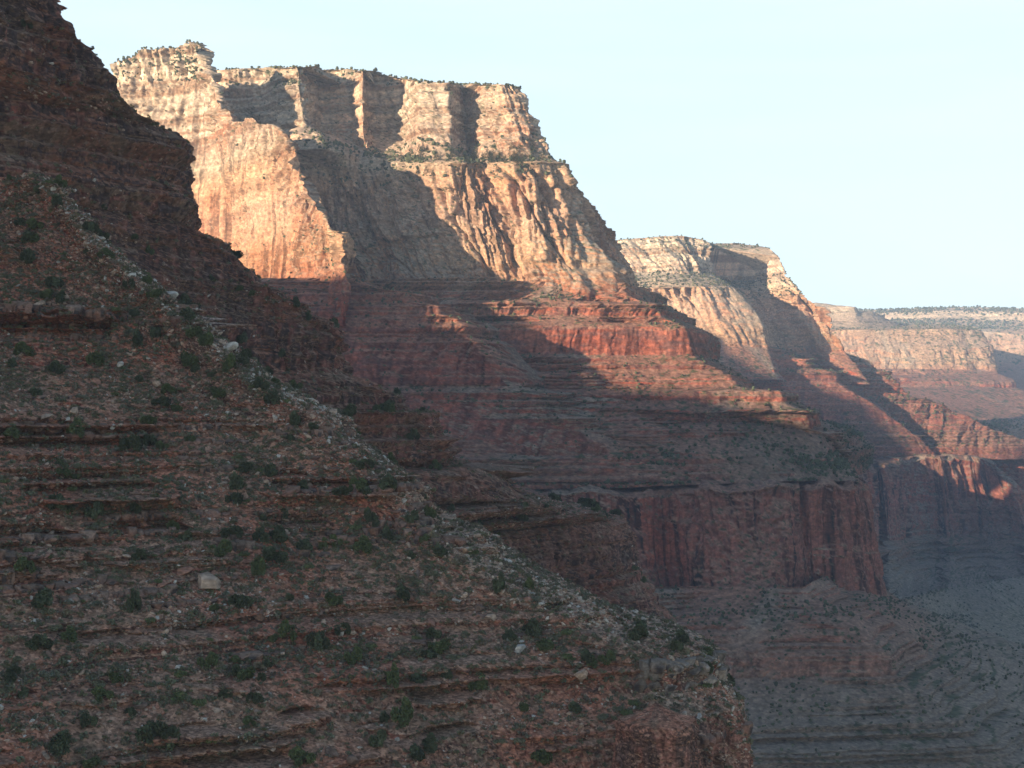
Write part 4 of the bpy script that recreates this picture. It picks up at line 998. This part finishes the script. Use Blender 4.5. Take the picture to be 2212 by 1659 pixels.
# ---- far trees: rim forest, benches, scrub on the terraces
DOT = []
for i in range(4):
    V, Fq = stone_geo(740 + i, flat=.9, sub=1, rough=1.2)
    DOT.append((V + np.array([0, 0, .5]), Fq, np.ones((len(V), 3))))
def far_scrub(key, n, s0, s1, dens, smin=.5, name='scrub', lbl='scrub on far slopes', rgb=(.062, .072, .040)):
    P, u, v = pick(key, n, dens, smin=smin)
    if not len(P): return
    sz = RNG.uniform(s0, s1, len(P)); sz = np.stack([sz, sz, sz * RNG.uniform(.8, 1.5, len(P))], 1)
    tn = np.array(rgb)[None] * RNG.uniform(.6, 1.5, (len(P), 1))
    scatter(name, DOT, P, sz, MAT_LEAF, 3, lbl, tint=tn, tilt=.1, smooth=False)
nz = lambda sd, sx=80, sy=40: (lambda G, u, v: .15 + 2 * sstep(-.2, .4, fbm(u / sx, v / sy, sd, 3)))
far_scrub('S1', 1500, 1.0, 2.6, nz(901), lbl='scrub on the shaded terraced spurs')
far_scrub('S2', 1200, 1.0, 2.6, nz(902), lbl='scrub on the red spur with the sunlit nose')
far_scrub('S3', 700, 1.0, 2.8, nz(903), lbl='scrub on the small red rib')
far_scrub('S4', 1800, .9, 2.6, nz(904), lbl='scrub on the sunlit red terraces')
far_scrub('D', 4200, 1.2, 3.4, lambda G, u, v: nz(905)(G, u, v) * (.3 + 2.5 * sstep(940, 1040, v)), lbl='scrub on the apron above the limestone cliff')
far_scrub('G', 2600, 1.0, 2.6, nz(906), lbl='scrub on the grey banded slope')
far_scrub('G2', 3000, 1.2, 3.0, nz(907), lbl='scrub on the talus of the inner canyon')
bench = lambda G, u, v: ((G[..., 2] > 345) & (G[..., 2] < 425)) * (1.0 + 2 * sstep(0, .4, fbm(u / 60, v / 30, 908, 2)))
far_scrub('B2', 900, 1.6, 3.6, bench, smin=.3, lbl='bushes along the bench of the first wall')
far_scrub('B2', 900, 1.6, 3.4, lambda G, u, v: (v < 192) * (G[..., 2] > 490) * 1.0, smin=.55, name='rim_forest', lbl='dark pinyon woods along the rim of the first wall')
far_scrub('B2', 200, 1.2, 2.6, lambda G, u, v: (G[..., 2] > 425) * (G[..., 2] < 520) * 1.0, smin=.25, lbl='bushes on the ledges of the first wall')
far_scrub('B1', 700, 1.5, 3.0, lambda G, u, v: ((u < 440) & (v < 175)) * 1.0 + .004, smin=.3, lbl='bushes along the crest of the sunlit spur')
far_scrub('C1', 1300, 2.0, 3.8, lambda G, u, v: (G[..., 2] > 470) * .7 + ((G[..., 2] > 345) & (G[..., 2] < 420)) * 1.0, smin=.35, name='rim_forest', lbl='woods on the rim and bench of the second buttress')
far_scrub('C2', 1500, 1.8, 4.0, nz(909), lbl='scrub on terraces below the second buttress')
far_scrub('C3', 1200, 1.8, 4.0, nz(910), lbl='scrub on the terraced nose of the second buttress')
far_scrub('I', 1900, 5, 9, lambda G, u, v: (v < 682) * 1.5 + ((v > 690) & (v < 712)) * 1.0, smin=.3, name='rim_forest', lbl='dark forest line along the far rim', rgb=(.05, .062, .04))
far_scrub('E1', 900, 3, 6, lambda G, u, v: (v < 716) * 1.0, smin=.5, lbl='scrub on top of the third headland')
far_scrub('J', 2500, 2.5, 5, nz(911), lbl='scrub on the broad hazy slope')
# conifers on the bench under the pale cliff, one by one
P, u, v = pick('B2', 90, lambda G, u, v: ((G[..., 2] > 350) & (G[..., 2] < 400)) * (np.exp(-((u - 1080) / 60) ** 2) * 2 + np.exp(-((u - 930) / 55) ** 2) * 1.2 + .12), smin=.35, margin=0)
for p, a, b in zip(P, u, v):
    side = 'in the shaded recess' if a < 960 else 'on the sunlit bench'
    h = RNG.uniform(9, 19)
    place_tree(p - np.array([0, 0, .5]), h, h * .9, 'conifer', f'dark conifer {side} below the pale upper cliff', f'conifers {side} below the pale cliff')
# ------------------------------------------------------------------ air
def add_haze(x0, x1, y0, y1, z0, z1, density):
    V = [(x, y, z) for z in (z0, z1) for y in (y0, y1) for x in (x0, x1)]
    Fq = [(0, 2, 3, 1), (4, 5, 7, 6), (0, 1, 5, 4), (2, 6, 7, 3), (0, 4, 6, 2), (1, 3, 7, 5)]
    m = bpy.data.materials.new('air'); m.use_nodes = True
    n, l = m.node_tree.nodes, m.node_tree.links
    n.remove(n['Principled BSDF'])
    pv = n.new('ShaderNodeVolumePrincipled')
    pv.inputs['Color'].default_value = (.58, .75, 1.0, 1)
    pv.inputs['Density'].default_value = density
    pv.inputs['Anisotropy'].default_value = 0.0
    l.new(pv.outputs[0], n['Material Output'].inputs['Volume'])
    o = mesh_from('haze', np.array(V, float), Fq, m, smooth=False)
    tag(o, label='thin blue haze filling the canyon air', kind='stuff')
add_haze(-9000, 9000, -3000, 16000, -530, 720, 5.2e-5)
